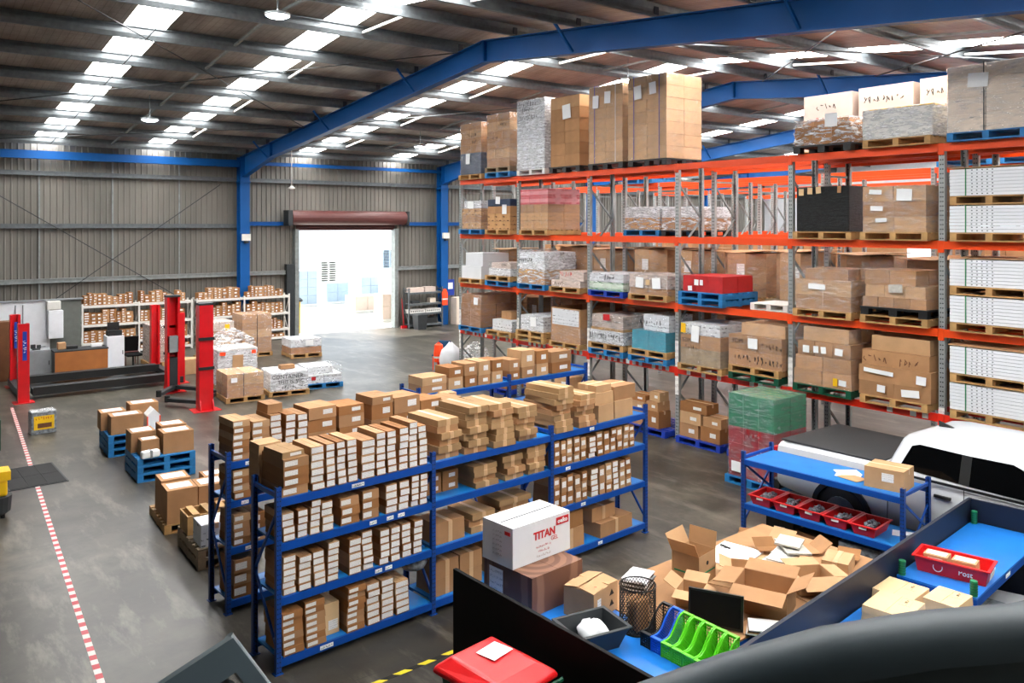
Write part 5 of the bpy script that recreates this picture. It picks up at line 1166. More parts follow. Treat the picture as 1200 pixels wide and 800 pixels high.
def ute(x, y):
    t = thing('utility_truck', 'white double-cab ute with black tonneau parked by the rack', 'ute', (x, y, 0))
    st = [(0, .84, .62, 1.12), (.05, .90, .50, 1.19), (.6, .915, .44, 1.21), (1.70, .92, .42, 1.22), (1.78, .92, .40, 1.21), (3.0, .93, .40, 1.20), (4.0, .93, .40, 1.17), (4.25, .925, .42, 1.14), (4.9, .90, .44, 1.07), (5.18, .84, .46, .98), (5.3, .70, .52, .82)]
    vs = []; n = 0
    for s, hw, z0, zt in st:
        half = [(hw-.10, z0), (hw-.015, z0+.10), (hw, z0+.28), (hw, zt-.16), (hw-.035, zt-.045), (hw-.11, zt), (hw*.5, zt+.015)]
        ring = [(-a, b) for a, b in half]+[(a, b) for a, b in half[::-1]]; n = len(ring)
        vs += [(a, -s, b) for a, b in ring]
    k = len(st)
    fs = [(i*n+j, i*n+(j+1) % n, (i+1)*n+(j+1) % n, (i+1)*n+j) for i in range(k-1) for j in range(n)]+[tuple(range(n-1, -1, -1)), tuple(range((k-1)*n, k*n))]
    b = MB().add(vs, fs); bd = b.obj('body', 'car_white', t, smooth=True); md = bd.modifiers.new('split', 'EDGE_SPLIT'); md.split_angle = R(38)
    # cabin shell
    def ring(z, hw, s0, s1, c): return [(-hw, -s0-c, z), (-hw, -s1+c, z), (-hw+c, -s1, z), (hw-c, -s1, z), (hw, -s1+c, z), (hw, -s0-c, z), (hw-c, -s0, z), (-hw+c, -s0, z)]
    rg = [ring(1.19, .895, 1.80, 4.28, .05), ring(1.40, .84, 1.88, 4.0, .06), ring(1.62, .775, 1.97, 3.68, .08), ring(1.68, .74, 2.02, 3.52, .10), ring(1.715, .63, 2.12, 3.40, .14), ring(1.73, .35, 2.4, 3.1, .2)]
    vs = [p for r_ in rg for p in r_]; fs = [(i*8+j, i*8+(j+1) % 8, i*8+8+(j+1) % 8, i*8+8+j) for i in range(5) for j in range(8)]+[tuple(range(40, 48))]
    cb = MB().add(vs, fs).obj('cabin', 'car_white', t, smooth=True); md = cb.modifiers.new('split', 'EDGE_SPLIT'); md.split_angle = R(50)
    def hw(z): return .895-(z-1.19)*(.055/.21) if z < 1.40 else .84-(z-1.40)*(.065/.22)
    for sd in (-1, 1):
        for nm, poly in (('rear_window', [(2.02, 1.30), (2.06, 1.25), (2.80, 1.22), (2.80, 1.585), (2.24, 1.60), (2.14, 1.565)]), ('pillar_trim', [(2.80, 1.22), (2.93, 1.215), (2.93, 1.585), (2.80, 1.585)]), ('front_window', [(2.93, 1.215), (3.98, 1.20), (3.93, 1.27), (3.52, 1.555), (3.42, 1.59), (2.93, 1.585)])):
            a = [(sd*(hw(z)+.010), -s, z) for s, z in poly]; c = [(sd*(hw(z)-.02), -s, z) for s, z in poly]; q = len(poly)
            # split the pane at the fold so that it hugs the shell
            MB().add(a+c, [tuple(range(q))]+[(i, (i+1) % q, q+(i+1) % q, q+i) for i in range(q)]).obj(nm, 'glass_dark' if 'window' in nm else 'black_plastic', t)
        for s in (1.86, 2.88, 4.02): MB().bar((sd*.936, -s, .52), (sd*.925, -s, 1.17), .008, .008).obj('door_seam', 'charcoal', t)
        for s in (2.62, 3.70): bevel(MB().box(sd*.955-.018, -s-.11, .99, sd*.955+.018, -s+.11, 1.03).obj('door_handle', 'black_plastic', t), .008)
        MB().bar((sd*.945, -1.8, 1.185), (sd*.925, -4.1, 1.175), .02, .03).obj('belt_trim', 'black_plastic', t)
        mr_ = MB().box(sd*1.06-.10, -3.86, 1.13, sd*1.06+.10, -3.76, 1.31).obj('mirror', 'car_white', t); bevel(mr_, .03)
        MB().box(sd*1.06-.09, -3.757, 1.145, sd*1.06+.09, -3.75, 1.295).obj('mirror_glass', 'glass_dark', mr_)
        MB().box(min(sd*.93, sd*.97), -3.84, 1.15, max(sd*.93, sd*.97), -3.78, 1.2).obj('mirror_arm', 'black_plastic', t)
        for s in (1.15, 4.38):
            w_ = MB(); w_.cyl((sd*.935, -s, .38), (sd*.70, -s, .38), .38, 28); wo_ = w_.obj('wheel', 'rubber', t)
            MB().cyl((sd*.945, -s, .38), (sd*.925, -s, .38), .25, 20).obj('rim', 'galv', wo_)
            pts = [(math.cos(a)*.47, math.sin(a)*.47) for a in [math.pi*i/16 for i in range(17)]]; inn = [(math.cos(a)*.40, math.sin(a)*.40) for a in [math.pi*i/16 for i in range(16, -1, -1)]]
            MB().prism([(-s+a, .40+c) for a, c in pts+inn], 'x', min(sd*.90, sd*.952), max(sd*.90, sd*.952)).obj('arch_flare', 'black_plastic', t)
            MB().prism([(-s+a*.99, .40+c*.99) for a, c in pts], 'x', min(sd*.918, sd*.928), max(sd*.918, sd*.928)).obj('arch_shadow', 'rubber', t)  # flat dark half-disc standing in for the shade inside the wheel arch
        MB().box(min(sd*.80, sd*.915), -.02, .80, max(sd*.80, sd*.915), .03, 1.12).obj('tail_lamp', 'red_paint', t)
        MB().box(min(sd*.87, sd*.99), -4.0, .36, max(sd*.87, sd*.99), -1.7, .42).obj('side_step', 'black_plastic', t)
    def quad(nm, s0, z0, h0, s1, z1, h1, mt):
        d_ = Vector((0, -(z1-z0), -(s1-s0))).normalized()*.012
        if d_.z < 0: d_ = -d_
        p = [Vector((-h0, -s0, z0)), Vector((h0, -s0, z0)), Vector((h1, -s1, z1)), Vector((-h1, -s1, z1))]; q = [v+d_ for v in p]
        MB().add([tuple(v-d_) for v in p]+[tuple(v) for v in q], [(4, 5, 6, 7), (3, 2, 1, 0), (0, 1, 5, 4), (1, 2, 6, 5), (2, 3, 7, 6), (3, 0, 4, 7)]).obj(nm, mt, t)
    quad('windscreen', 4.16, 1.26, .78, 3.62, 1.64, .66, 'glass_dark'); quad('rear_screen', 1.85, 1.30, .70, 1.96, 1.58, .62, 'glass_dark')
    bevel(MB().box(-.80, -1.68, 1.215, .80, -.06, 1.245).obj('tonneau_cover', 'tonneau', t), .012)
    MB().box(-.80, -1.765, .9, .80, -1.735, 1.236).obj('cab_gap', 'black_matte', t); MB().box(-.70, .0, .62, .70, .02, 1.10).obj('tailgate', 'car_white', t); bevel(MB().box(-.80, -.02, .42, .80, .12, .58).obj('rear_bumper', 'black_plastic', t), .02)
    bevel(MB().box(-.80, -5.36, .45, .80, -5.2, .72).obj('front_bumper', 'black_plastic', t), .03); MB().add([(-.03, -2.14, 1.70), (.03, -2.14, 1.70), (.03, -2.34, 1.725), (-.03, -2.34, 1.725), (0, -2.12, 1.80)], [(0, 1, 4), (1, 2, 4), (2, 3, 4), (3, 0, 4)]).obj('antenna_fin', 'black_plastic', t)
ute(12.1, 7.85)

# ================================================================== LOW BLUE SHELF WITH RED TRAYS
FS = Frame((10.12, 7.64), R(-86.5))
shelving(FS, [0, 2.33], .80, [.46, 1.11], 'low blue two-tier shelf with red trays beside the ute', 1.27)
def tub(name, loc, rz, w_, d_, h_, mat, label, cat='tray', group=None, flare=.04, th=.012, notch=False):
    t = thing(name, label, cat, loc, rz, group)
    MB().box(-w_/2+flare, -d_/2+flare, 0, w_/2-flare, d_/2-flare, th).obj('base', mat, t)
    bx = [(-w_/2+flare, -d_/2+flare), (w_/2-flare, -d_/2+flare), (w_/2-flare, d_/2-flare), (-w_/2+flare, d_/2-flare)]; tx = [(-w_/2, -d_/2), (w_/2, -d_/2), (w_/2, d_/2), (-w_/2, d_/2)]
    for i in range(4):
        a, b_, c, d2 = bx[i], bx[(i+1) % 4], tx[(i+1) % 4], tx[i]
        k = lambda p: (p[0]*(1-2*th/w_), p[1]*(1-2*th/d_))
        MB().add([(*a, 0), (*b_, 0), (*c, h_), (*d2, h_), (*k(a), 0), (*k(b_), 0), (*k(c), h_), (*k(d2), h_)], [(0, 1, 2, 3), (7, 6, 5, 4), (3, 2, 6, 7), (0, 3, 7, 4), (1, 5, 6, 2), (0, 4, 5, 1)]).obj('side_wall', mat, t)
    b = MB(); e = .018
    for x0, y0, x1, y1 in ((-w_/2-e, -d_/2-e, w_/2+e, -d_/2), (-w_/2-e, d_/2, w_/2+e, d_/2+e), (-w_/2-e, -d_/2, -w_/2, d_/2), (w_/2, -d_/2, w_/2+e, d_/2)): b.box(x0, y0, h_-.012, x1, y1, h_)
    b.obj('rim', mat, t); return t
for i in range(5):
    tr = tub('red_tray', FS.w(.24+i*.385, .30, .46+DK+.001), FS.a+R(3), .34, .50, .14, 'tray_red', '%s red tray from the left on the low blue shelf' % NTH[i], 'tray', 'red trays on the low shelf')
    MB().box(-.05, -.006, 0, .05, 0, .03).obj('slot_label', 'white_paper', tr, (0, -.252, .09), (R(-14), 0, 0))
    rr = random.Random(i); b = MB()
    for q in range(46):
        c = (rr.uniform(-.06, .06), rr.uniform(-.13, .13), .045+rr.random()*.065); b.cbox(c, (rr.uniform(.03, .07), rr.uniform(.02, .05), rr.uniform(.006, .03)), rr.uniform(0, 3), 0, rr.uniform(-.7, .7), rr.uniform(-.7, .7))
    hb_ = b.obj('bagged_parts', 'plastic_clutter', None, FS.w(.24+i*.385, .30, .46+DK+.012), FS.a); tag(hb_, 'bagged small parts filling the %s red tray' % NTH[i], 'bagged parts', 'bagged parts in the red trays', 'stuff')
box('shipping_carton', FS.w(2.0, .36, 1.11+DK+.001), (.5, .42, .27), FS.a+.12, 'taped tan carton on the low blue shelf top', 'carton', None, 'card_light', lab=(.1, .6, .3, .4), tape='x')
for i, (u, v, a) in enumerate(((1.42, .4, .3), (1.52, .32, -.2), (1.36, .5, .8))):
    o = MB().box(-.16, -.12, 0, .16, .12, .003).obj('loose_paper', ('white_paper', 'card_light', 'white_paper')[i], None, FS.w(u, v, 1.11+DK+.001+i*.0035), FS.a+a); tag(o, ('white sheet nearest the shelf back beside the taped carton', 'brown card under the white sheets on the low shelf', 'skewed white sheet on top of the low shelf')[i], 'paper')
o = MB().box(-.15, -.11, 0, .15, .11, .003).obj('loose_paper', 'white_paper', None, FS.w(2.12, .55, .46+DK+.001), FS.a+.4); tag(o, 'white sheet on the lower tier behind the last red tray', 'paper')
# clutter on the floor below and beside that shelf
for i, (x, y, s_, rz, mt, lb) in enumerate(((10.5, 7.2, (.4, .35, .45), .2, 'charcoal', 'dark appliance carton on the floor below the low shelf'), (10.45, 6.6, (.5, .4, .3), -.2, 'kraft_dark', 'dark brown carton on the floor below the low shelf'), (10.5, 5.95, (.55, .4, .35), .1, 'plastic_clutter', 'grey plastic wrapped bundle below the low shelf'), (9.5, 6.2, (.5, .38, .42), -.35, 'plastic_clutter', 'grey wrapped bundle on the floor in front of the low shelf'), (9.65, 5.5, (.45, .4, .35), .25, 'card', 'brown carton on the floor behind the navy partition'), (9.55, 7.0, (.45, .3, .38), .5, 'card_dark', 'brown carton on the floor beside the low shelf post'))):
    box('floor_carton', (x, y, .001), s_, FS.a+rz, lb, 'carton', None, mt, lab=(.0, .4, .4, .3) if i in (0, 5) else None)

# ================================================================== PACKING BENCHES
BA = R(6.1); PB = Frame((5.25, 4.14), BA)             # along the navy partition; v<0 is the camera side
pt = thing('bench_upstand', 'dark navy upstand board dividing the packing benches', 'partition', PB.w(0, 0), BA)
bevel(MB().box(0, -.015, 0, 5.60, .015, 1.20).obj('board', 'navy', pt), .004); bevel(MB().box(5.57, -.85, 0, 5.60, -.016, 1.20).obj('end_board', 'navy', pt), .004)
MB().box(0, -.019, 1.16, 5.60, .019, 1.205).obj('top_edge', 'navy', pt)
def bench(name, label, fr, u0, u1, v0, v1, z, deck='blue_bench', edge='blue_shelf'):
    t = thing(name, label, 'bench', fr.w(u0, v0), fr.a); w_, d_ = u1-u0, v1-v0
    MB().box(0, 0, z-.02, w_, d_, z).obj('worktop', deck, t)
    for a in ((0, 0, w_, .03), (0, d_-.03, w_, d_)): MB().box(a[0], a[1], z-.10, a[2], a[3], z-.021).obj('beam', edge, t)
    for x in (0, w_-.05): MB().box(x, .031, z-.10, x+.05, d_-.031, z-.021).obj('end_beam', edge, t)
    for x in (.03, w_-.08):
        for y in (.032, d_-.08): MB().box(x, y, 0, x+.05, y+.045, z-.101).obj('leg', edge, t)
    return t
ba = bench('packing_bench', 'blue packing bench section holding the red post tray', PB, 3.26, 5.55, -.80, -.03, .93)
bench('packing_bench', 'blue packing bench section with tan flat boxes, nearer the handrail', PB, .30, 3.24, -.80, -.03, .86)
MB().box(.9, -.003, .86, 1.05, -.0005, .90).obj('edge_label', 'white_paper', ba)
for i, (u, v) in enumerate(((3.30, -.07), (3.30, -.76), (5.49, -.08))):
    t = thing('green_sleeve', ('green plastic post sleeve at the middle of the navy partition', 'green plastic post sleeve at the front of the bench joint', 'green plastic post sleeve at the far bench corner')[i], 'post sleeve', PB.w(u, v, .931))
    MB().cyl((0, 0, 0), (0, 0, .15), .035, 14).obj('sleeve', 'green_plastic', t)
    for k in range(5): MB().cyl((0, 0, .02+k*.026), (0, 0, .026+k*.026), .038, 14).obj('rib', 'dark_green', t)
MB().box(.02, -.0, .02, 2.3, .0, .03)
# under the far bench: loose white and grey stuff
for i, (u, v, s_, mt) in enumerate(((4.6, -.45, (.6, .4, .3), 'plastic_clutter'), (5.2, -.5, (.5, .4, .22), 'white_foam'), (3.9, -.5, (.5, .4, .35), 'charcoal'))):
    box('parcel_box', PB.w(u, v, .001), s_, BA+.2*i, ('grey parcel on the floor under the far bench section', 'white parcel on the floor under the far bench end', 'dark parcel on the floor under the bench joint')[i], 'box', None, mt)
# red post tray with two cartons
TF = Frame(PB.w(3.72, -.44)[:2], BA+R(-84))
tr = tub('post_tray', TF.w(0, 0, .931), TF.a, .70, .36, .17, 'tray_red', 'large red post tray across the blue bench', 'tray', None, .03, .012)
text(tr, 'Post', .075, (.14, -.170, .085), (R(90-11), 0, 0), 'pallet_white', .001); MB().lathe([(.048, 0), (.040, 0)], 20).obj('round_logo', 'pallet_white', tr, (-.12, -.171, .09), (R(90-11), 0, 0))
MB().box(-.03, -.12, 0, .03, .12, .002).obj('paper', 'white_paper', tr, (.28, 0, .0145)); MB().box(0, -.12, 0, .003, .12, .08).obj('end_sticker', 'white_paper', tr, (.345, 0, .05), (0, R(10), 0))
for i, u in enumerate((-.17, .10)):
    o = box('small_carton', TF.w(u, .02, .946), (.24, .18, .15), TF.a, ('small tan carton with printed label in the post tray', 'plain small tan carton in the post tray')[i], 'carton', None, 'card_light', lab=(.0, .5, .6, .7) if i == 0 else None, labtop=(0, 0, .8, .6))
    if i == 0: scrawl(o, 4, .045, (0, -.0935, .075), (R(90), 0, 0), 'ink', 'lettering')
def flatbox(u, v, z, s_, rz, label):
    o = box('flat_tan_box', PB.w(u, v, z), s_, BA+rz, label, 'box', 'tan flat boxes on the bench', 'cream_box')
    fr_ = MB(); w_, h_ = .17, .10
    for a in ((-w_/2, -h_/2, w_/2, -h_/2+.004), (-w_/2, h_/2-.004, w_/2, h_/2), (-w_/2, -h_/2, -w_/2+.004, h_/2), (w_/2-.004, -h_/2, w_/2, h_/2)): fr_.box(a[0], a[1], 0, a[2], a[3], .0008)
    p = fr_.obj('printed_frame', 'tape', o, (s_[0]*.25, -s_[1]*.18, s_[2]+.001), .1); scrawl(p, 5, .035, (0, 0, .001), (0, 0, 0), 'ink', 'lettering')
    MB().box(0, -.03, .01, .001, .06, s_[2]-.012).obj('end_label', 'white_paper', o, (s_[0]/2, 0, 0)); return o
flatbox(2.38, -.35, .861, (.46, .42, .07), .0, 'lower of two tan flat boxes nearest the handrail'); flatbox(2.38, -.35, .9345, (.46, .42, .07), .02, 'upper of two tan flat boxes nearest the handrail')
flatbox(2.88, -.22, .861, (.42, .40, .10), -.02, 'tan flat box in the middle of the bench'); flatbox(3.0, -.62, .861, (.40, .32, .11), -.04, 'tan flat box beside the green front sleeve')
o = MB().box(-.15, -.11, 0, .15, .11, .003).obj('loose_paper', 'white_paper', None, PB.w(1.85, -.28, .861), BA+.6); tag(o, 'white sheet on the nearer blue bench section', 'paper')

# cardboard bench behind the partition, and the end table with the black side board
QB = Frame((4.62, 4.25), R(2.0))
bench('packing_table', 'blue table end behind the black side board', QB, .06, 1.05, -.02, 2.60, .90)
bench('sorting_table', 'long table buried in empty cardboard behind the navy partition', QB, 1.07, 4.15, .33, 1.88, .90, 'card', 'blue_shelf')
pt = thing('side_board', 'tall black board closing the end of the packing table', 'partition', QB.w(0, -.6), QB.a); bevel(MB().box(-.02, 0, 0, .02, 3.22, 1.20).obj('board', 'black_matte', pt), .004); MB().box(-.026, -.002, 0, .026, .03, 1.205).obj('edge_strip', 'black_plastic', pt)
# white carton on the ring-printed brown box
bb = box('ring_print_box', (5.20, 6.46, .902), (.70, .70, .365), R(5), 'brown box with tree-ring print under the white carton', 'carton', None, 'ring_print')
MB().box(-.10, -.003, -.12, .10, 0, .12).obj('label', 'label', bb, (-.353, .16, .2), R(-90))
tb = box('white_carton', (5.23, 6.60, 1.272), (.80, .45, .395), R(5), 'white carton with bold red lettering on the ring-printed brown box', 'carton', None, 'white_foam')
text(tb, 'TITAN', .105, (.03, -.2275, .245), (R(90), 0, 0), 'ink_red', .004); text(tb, 'GEL', .06, (.17, -.2275, .175), (R(90), 0, 0), 'ink_red', 0)
for i, (n_, z_, mt) in enumerate(((12, .135, 'ink_red'), (9, .09, 'ink_red'), (11, .045, 'ink_brown'))): scrawl(tb, n_, .026, (.02, -.2275, z_), (R(90), 0, 0), mt, 'small_print')
lg = MB().box(-.09, -.002, -.038, .09, 0, .038).obj('red_logo_plate', 'ink_red', tb, (.285, -.2265, .325)); text(lg, 'oeiko', .062, (0, -.003, 0), (R(90), 0, 0), 'white_paper', .002)
lg = MB().box(-.04, -.002, -.018, .04, 0, .018).obj('red_logo_plate', 'ink_red', tb, (-.4015, -.15, .33), R(-90))
for i in range(6): scrawl(tb, 8, .026, (-.4025, .0, .32-i*.045), (R(90), 0, R(-90)), 'ink_grey', 'small_print')
b = MB().box(-.36, -.010, 0, .36, .004, .003).obj('top_slit', 'charcoal', tb, (0, 0, .3955), .02)
# small carton with arrows, tub with a white bag, mesh bin
sb = open_carton('arrow_carton', (5.42, 5.85, .902), R(14), .42, .34, .27, 'small tan carton with arrow marks, flaps folded shut', 'card_light', (-82, -86, -80, -86), .005, 'carton', .165)
for z_ in (.07, .17): MB().add([(-.04, 0, 0), (.04, 0, 0), (0, 0, .055), (-.04, -.002, 0), (.04, -.002, 0), (0, -.002, .055)], [(3, 4, 5), (0, 2, 1), (0, 1, 4, 3), (1, 2, 5, 4), (2, 0, 3, 5)]).obj('arrow_mark', 'ink', sb, (.1, -.171, z_))
MB().box(-.03, -.002, -.06, .03, 0, .06).obj('label', 'label', sb, (-.12, -.171, .14)); scrawl(sb, 6, .06, (.02, -.05, .283), (0, 0, .5), 'ink_red', 'red_marks')
lumpy('white_bag', 'white plastic bag with red print lying in the grey tub', (4.98, 5.36, .96), .14, .16, 'white_foam', 12)
tub('grey_tub', QB.w(.40, 1.10, .902), QB.a+R(-12), .52, .42, .20, 'charcoal', 'grey plastic tub holding a white bag', 'tub', None, .07, .015)
t = thing('mesh_bin', 'black wire mesh bin standing on the blue table', 'bin', (5.52, 5.33, .902))
def netting(pts_fn, nu, nv, r, mat, name, parent):
    b = MB()
    for i in range(nu):
        for j in range(nv):
            for d_ in (1, -1):
                p, q = pts_fn(i, j), pts_fn(i+d_, j+1)
                if p and q: b.bar(p, q, r, r)
    return b.obj(name, mat, parent)
netting(lambda i, j: (.165*math.cos(i*2*math.pi/34), .165*math.sin(i*2*math.pi/34), .02+j*.043), 34, 9, .0045, 'black_plastic', 'wire_mesh', t)
for z_ in (.0, .40): MB().lathe([(.168, z_), (.172, z_+.006), (.168, z_+.014), (.162, z_+.006), (.168, z_)], 26).obj('rim', 'black_plastic', t)
MB().cyl((0, 0, 0), (0, 0, .004), .165, 26).obj('base', 'black_plastic', t)
for i in range(5):
    o = MB().cbox((0, 0, .14), (.16, .005, .27)).obj('scrap_card', ('card', 'card_light', 'wood')[i % 3], None, (5.52, 5.27+.03*i, .91), .05*i); tag(o, '%s cardboard offcut standing in the black wire mesh bin' % NTH[i], 'cardboard', 'cardboard offcuts in the mesh bin')
# magazine files
def wave(s): return .12+.17*(0 if s < .25 else 1 if s > .92 else (.5-.5*math.cos(math.pi*(s-.25)/.67)))
def magfile(loc, rz, mat, label):
    t = thing('magazine_file', label, 'magazine file', loc, rz, 'magazine files on the blue table'); L_, wd = .30, .10; n = 12
    for y in (-wd/2, wd/2):
        b = MB()
        for i in range(n):
            a, c = i/n, (i+1)/n; b.bar((a*L_, y, wave(a)), (c*L_, y, wave(c)), .012, .014)
        b.bar((0, y, 0), (0, y, wave(0)), .012, .012); b.bar((L_, y, 0), (L_, y, wave(1)), .012, .012); b.bar((0, y, .006), (L_, y, .006), .012, .012); b.obj('side_frame', mat, t)
        b = MB(); st_ = .026
        for k in range(-12, 13):
            for sl in (1, -1):
                p = None
                for q in range(0, 25):
                    x = q/24*L_; z = (x if sl > 0 else L_-x)+k*st_; ok = 0 < z < wave(x/L_)
                    if ok and p is None: p = (x, z)
                    if p and (not ok or q == 24):
                        e = (x if ok else (q-1)/24*L_); ez = (e if sl > 0 else L_-e)+k*st_
                        if abs(e-p[0]) > .006: b.bar((p[0], y, p[1]), (e, y, ez), .004, .005)
                        p = None
        b.obj('side_lattice', mat, t)
    b = MB(); 
    for i in range(6): b.bar((0, -wd/2+i*wd/5, 0), (0, -wd/2+i*wd/5, .12), .005, .008)
    for j in range(6): b.bar((0, -wd/2, .01+j*.02), (0, wd/2, .01+j*.02), .005, .006)
    b.box(-.008, -wd/2-.006, .11, .03, wd/2+.006, .125); b.obj('low_end', mat, t)
    b = MB()
    for i in range(5): b.bar((L_, -wd/2+i*wd/4, 0), (L_, -wd/2+i*wd/4, .29), .005, .008)
    for j in range(10): b.bar((L_, -wd/2, .01+j*.03), (L_, wd/2, .01+j*.03), .005, .006)
    b.box(L_-.02, -wd/2-.006, .28, L_+.012, wd/2+.006, .30); b.obj('high_end', mat, t)
    MB().box(0, -wd/2, 0, L_, wd/2, .005).obj('base', mat, t)
for i, (y, mt, lb) in enumerate(((5.13-.02, 'black_plastic', 'black lattice magazine file nearest the wire mesh bin'), (4.99, 'file_blue', 'blue lattice magazine file beside the green ones'), (4.87, 'lime', 'lime green magazine file next to the blue one'), (4.75, 'lime', 'second lime green magazine file from the blue one'), (4.63, 'lime', 'middle lime green magazine file of the five'), (4.51, 'lime', 'fourth lime green magazine file from the blue one'), (4.39, 'lime', 'lime green magazine file nearest the handrail'))):
    magfile((5.33, y-.06, .902), R(2), mt, lb)
# flat black screen, envelopes, papers
t = thing('flat_screen', 'black flat screen propped on the sorting table', 'screen', (6.12, 4.92, .905), R(-62)); MB().cbox((0, 0, .16), (.50, .03, .31), rx=-.12).obj('panel', 'black_plastic', t); MB().cbox((0, -.0185, .165), (.46, .004, .27), rx=-.12).obj('display', 'black_matte', t)
for i in range(9):
    o = MB().box(-.16, -.12, 0, .16, .12, .012).obj('envelope', ('black_plastic', 'white_paper', 'grey_metal')[i % 3] if i < 7 else 'office_white', None, (6.15+.006*(i % 3), 5.94-.006*(i % 2), .911+i*.0135), R(20+3*((i*7) % 5))); tag(o, '%s envelope of the pile at the table edge' % ORD[i], 'envelope', 'pile of envelopes at the table edge')
def sheet(x, y, z, w_, d_, rz, mt, lb, cat='cardboard', tilt=(0, 0), th=.006):
    o = MB().box(-w_/2, -d_/2, 0, w_/2, d_/2, th).obj('flat_sheet', mt, None, (x, y, z), (tilt[0], tilt[1], rz)); tag(o, lb, cat); return o
sheet(6.6, 5.35, .903, 1.2, 1.0, .1, 'card', 'large flattened brown carton covering the sorting table centre')
sheet(7.7, 5.15, .903, .85, 1.1, -.1, 'card_light', 'flattened tan carton at the far end of the sorting table')
sheet(7.15, 5.7, .911, .8, .5, .4, 'card_light', 'tan cardboard sheet under the clip board')
sheet(7.55, 5.85, .92, .62, .48, .2, 'white_paper', 'big white clip board on the sorting table', 'clip board', th=.012)
sheet(7.5, 5.8, .933, .4, .3, .3, 'office_white', 'printed sheet lying on the white clip board', 'paper', th=.002)
for i, (x, y) in enumerate(((7.34, 5.68), (7.66, 6.02))):
    t = thing('bulldog_clip', 'black wire clip on the %s edge of the white clip board' % ('near', 'far')[i], 'clip', (x, y, .9335), .3+i*1.2); MB().box(-.07, -.012, 0, .07, .012, .012).obj('jaw', 'ink', t); MB().path([(-.05, .01, .008), (-.02, .06, .012), (.02, .06, .012), (.05, .01, .008)], .003).obj('wire', 'ink', t)
open_carton('open_carton', (6.76, 5.72, .9185), R(10), .34, .32, .30, 'tall open tan carton with green stripe, flaps up', 'card_light', (None, 8, 28, 30), .005, fl_len=.17)
for o in [q for q in bpy.data.objects if q.parent and q.parent.name.startswith('open_carton') and q.parent['label'].startswith('tall open')][:1]:
    p = o.parent; MB().box(-.15, -.002, 0, .15, 0, .018).obj('green_stripe', 'green_plastic', p, (0, -.161, .10)); MB().box(-.13, -.002, 0, .13, 0, .018).obj('green_stripe', 'green_plastic', p, (-.1715, 0, .10), R(90)); MB().cyl((0, -.001, 0), (0, .001, 0), .022, 12).obj('hand_hole', 'ink', p, (0, -.161, .2))
open_carton('open_carton', (6.78, 4.86, .912), R(-68), .50, .40, .26, 'big open brown carton, flaps spread, on the sorting table', 'card', (105, 60, 78, 95), .006, fl_len=.2)
open_carton('open_carton', (6.30, 5.36, .912), R(25), .26, .24, .16, 'small torn open carton beside the envelope pile', 'card_light', (110, 70, 60, 100), .005, fl_len=.14)
open_carton('open_carton', (7.50, 4.83, .914), R(-30), .36, .30, .18, 'collapsed open carton by the navy partition', 'card_light', (120, 95, 85, 110), .005, fl_len=.16)
open_carton('open_carton', (7.15, 5.38, .92), R(40), .32, .26, .14, 'low open carton in front of the newspaper bundle', 'card_light', (100, 120, 70, 60), .005, fl_len=.13)
box('shipping_carton', (8.2, 4.95, .912), (.36, .28, .12), R(20), 'flat tan carton at the partition end of the sorting table', 'carton', None, 'card_light', tape='x')
rr = random.Random(5)
for i in range(7):
    o = MB().cbox((0, 0, 0), (.36+rr.uniform(-.06, .06), .26, .018)).obj('newspaper', ('newsprint', 'pallet_white', 'newsprint')[i % 3], None, (7.72+rr.uniform(-.12, .16), 5.28+rr.uniform(-.05, .08), .945+i*.036), (rr.uniform(-.05, .05), rr.uniform(-.05, .05), rr.uniform(0, 1.4))); tag(o, '%s folded newspaper in the heap on the sorting table' % ORD[i], 'newspaper', 'newspapers heaped on the sorting table')
for i in range(5):
    o = MB().box(-.18, -.12, 0, .18, .12, .01).obj('folder', ('black_plastic', 'white_paper', 'card')[i % 3], None, (6.38+.008*i, 4.55, .912+.0115*i), R(-58+2*i)); tag(o, '%s folder of the thin pile below the flat screen' % ORD[i], 'folder', 'folders below the flat screen')

# creased offcuts of cardboard strewn over the sorting table
rr = random.Random(11)
for i, (x, y, w_, d_, a) in enumerate(((8.35, 5.78, .38, .28, .2), (8.42, 5.36, .34, .28, -.5), (8.0, 5.72, .28, .24, 1.0), (7.84, 4.62, .24, .2, .1), (7.12, 6.02, .34, .22, -.2), (8.52, 5.02, .26, .24, .4))):
    t = thing('cardboard_offcut', '%s creased cardboard offcut from the near end of the sorting table' % NTH[i], 'cardboard', (x, y, .925+.012*(i % 3)), a, 'creased cardboard offcuts')
    mt = ('card_light', 'card', 'card_dark')[i % 3]; q = rr.uniform(.25, .7)
    MB().box(-w_/2, -d_/2, 0, 0, d_/2, .005).obj('panel', mt, t, (0, 0, 0), (0, rr.uniform(0, .06), 0)); MB().box(0, -d_/2, 0, w_/2, d_/2, .005).obj('panel', mt, t, (0, 0, 0), (0, -q, 0))
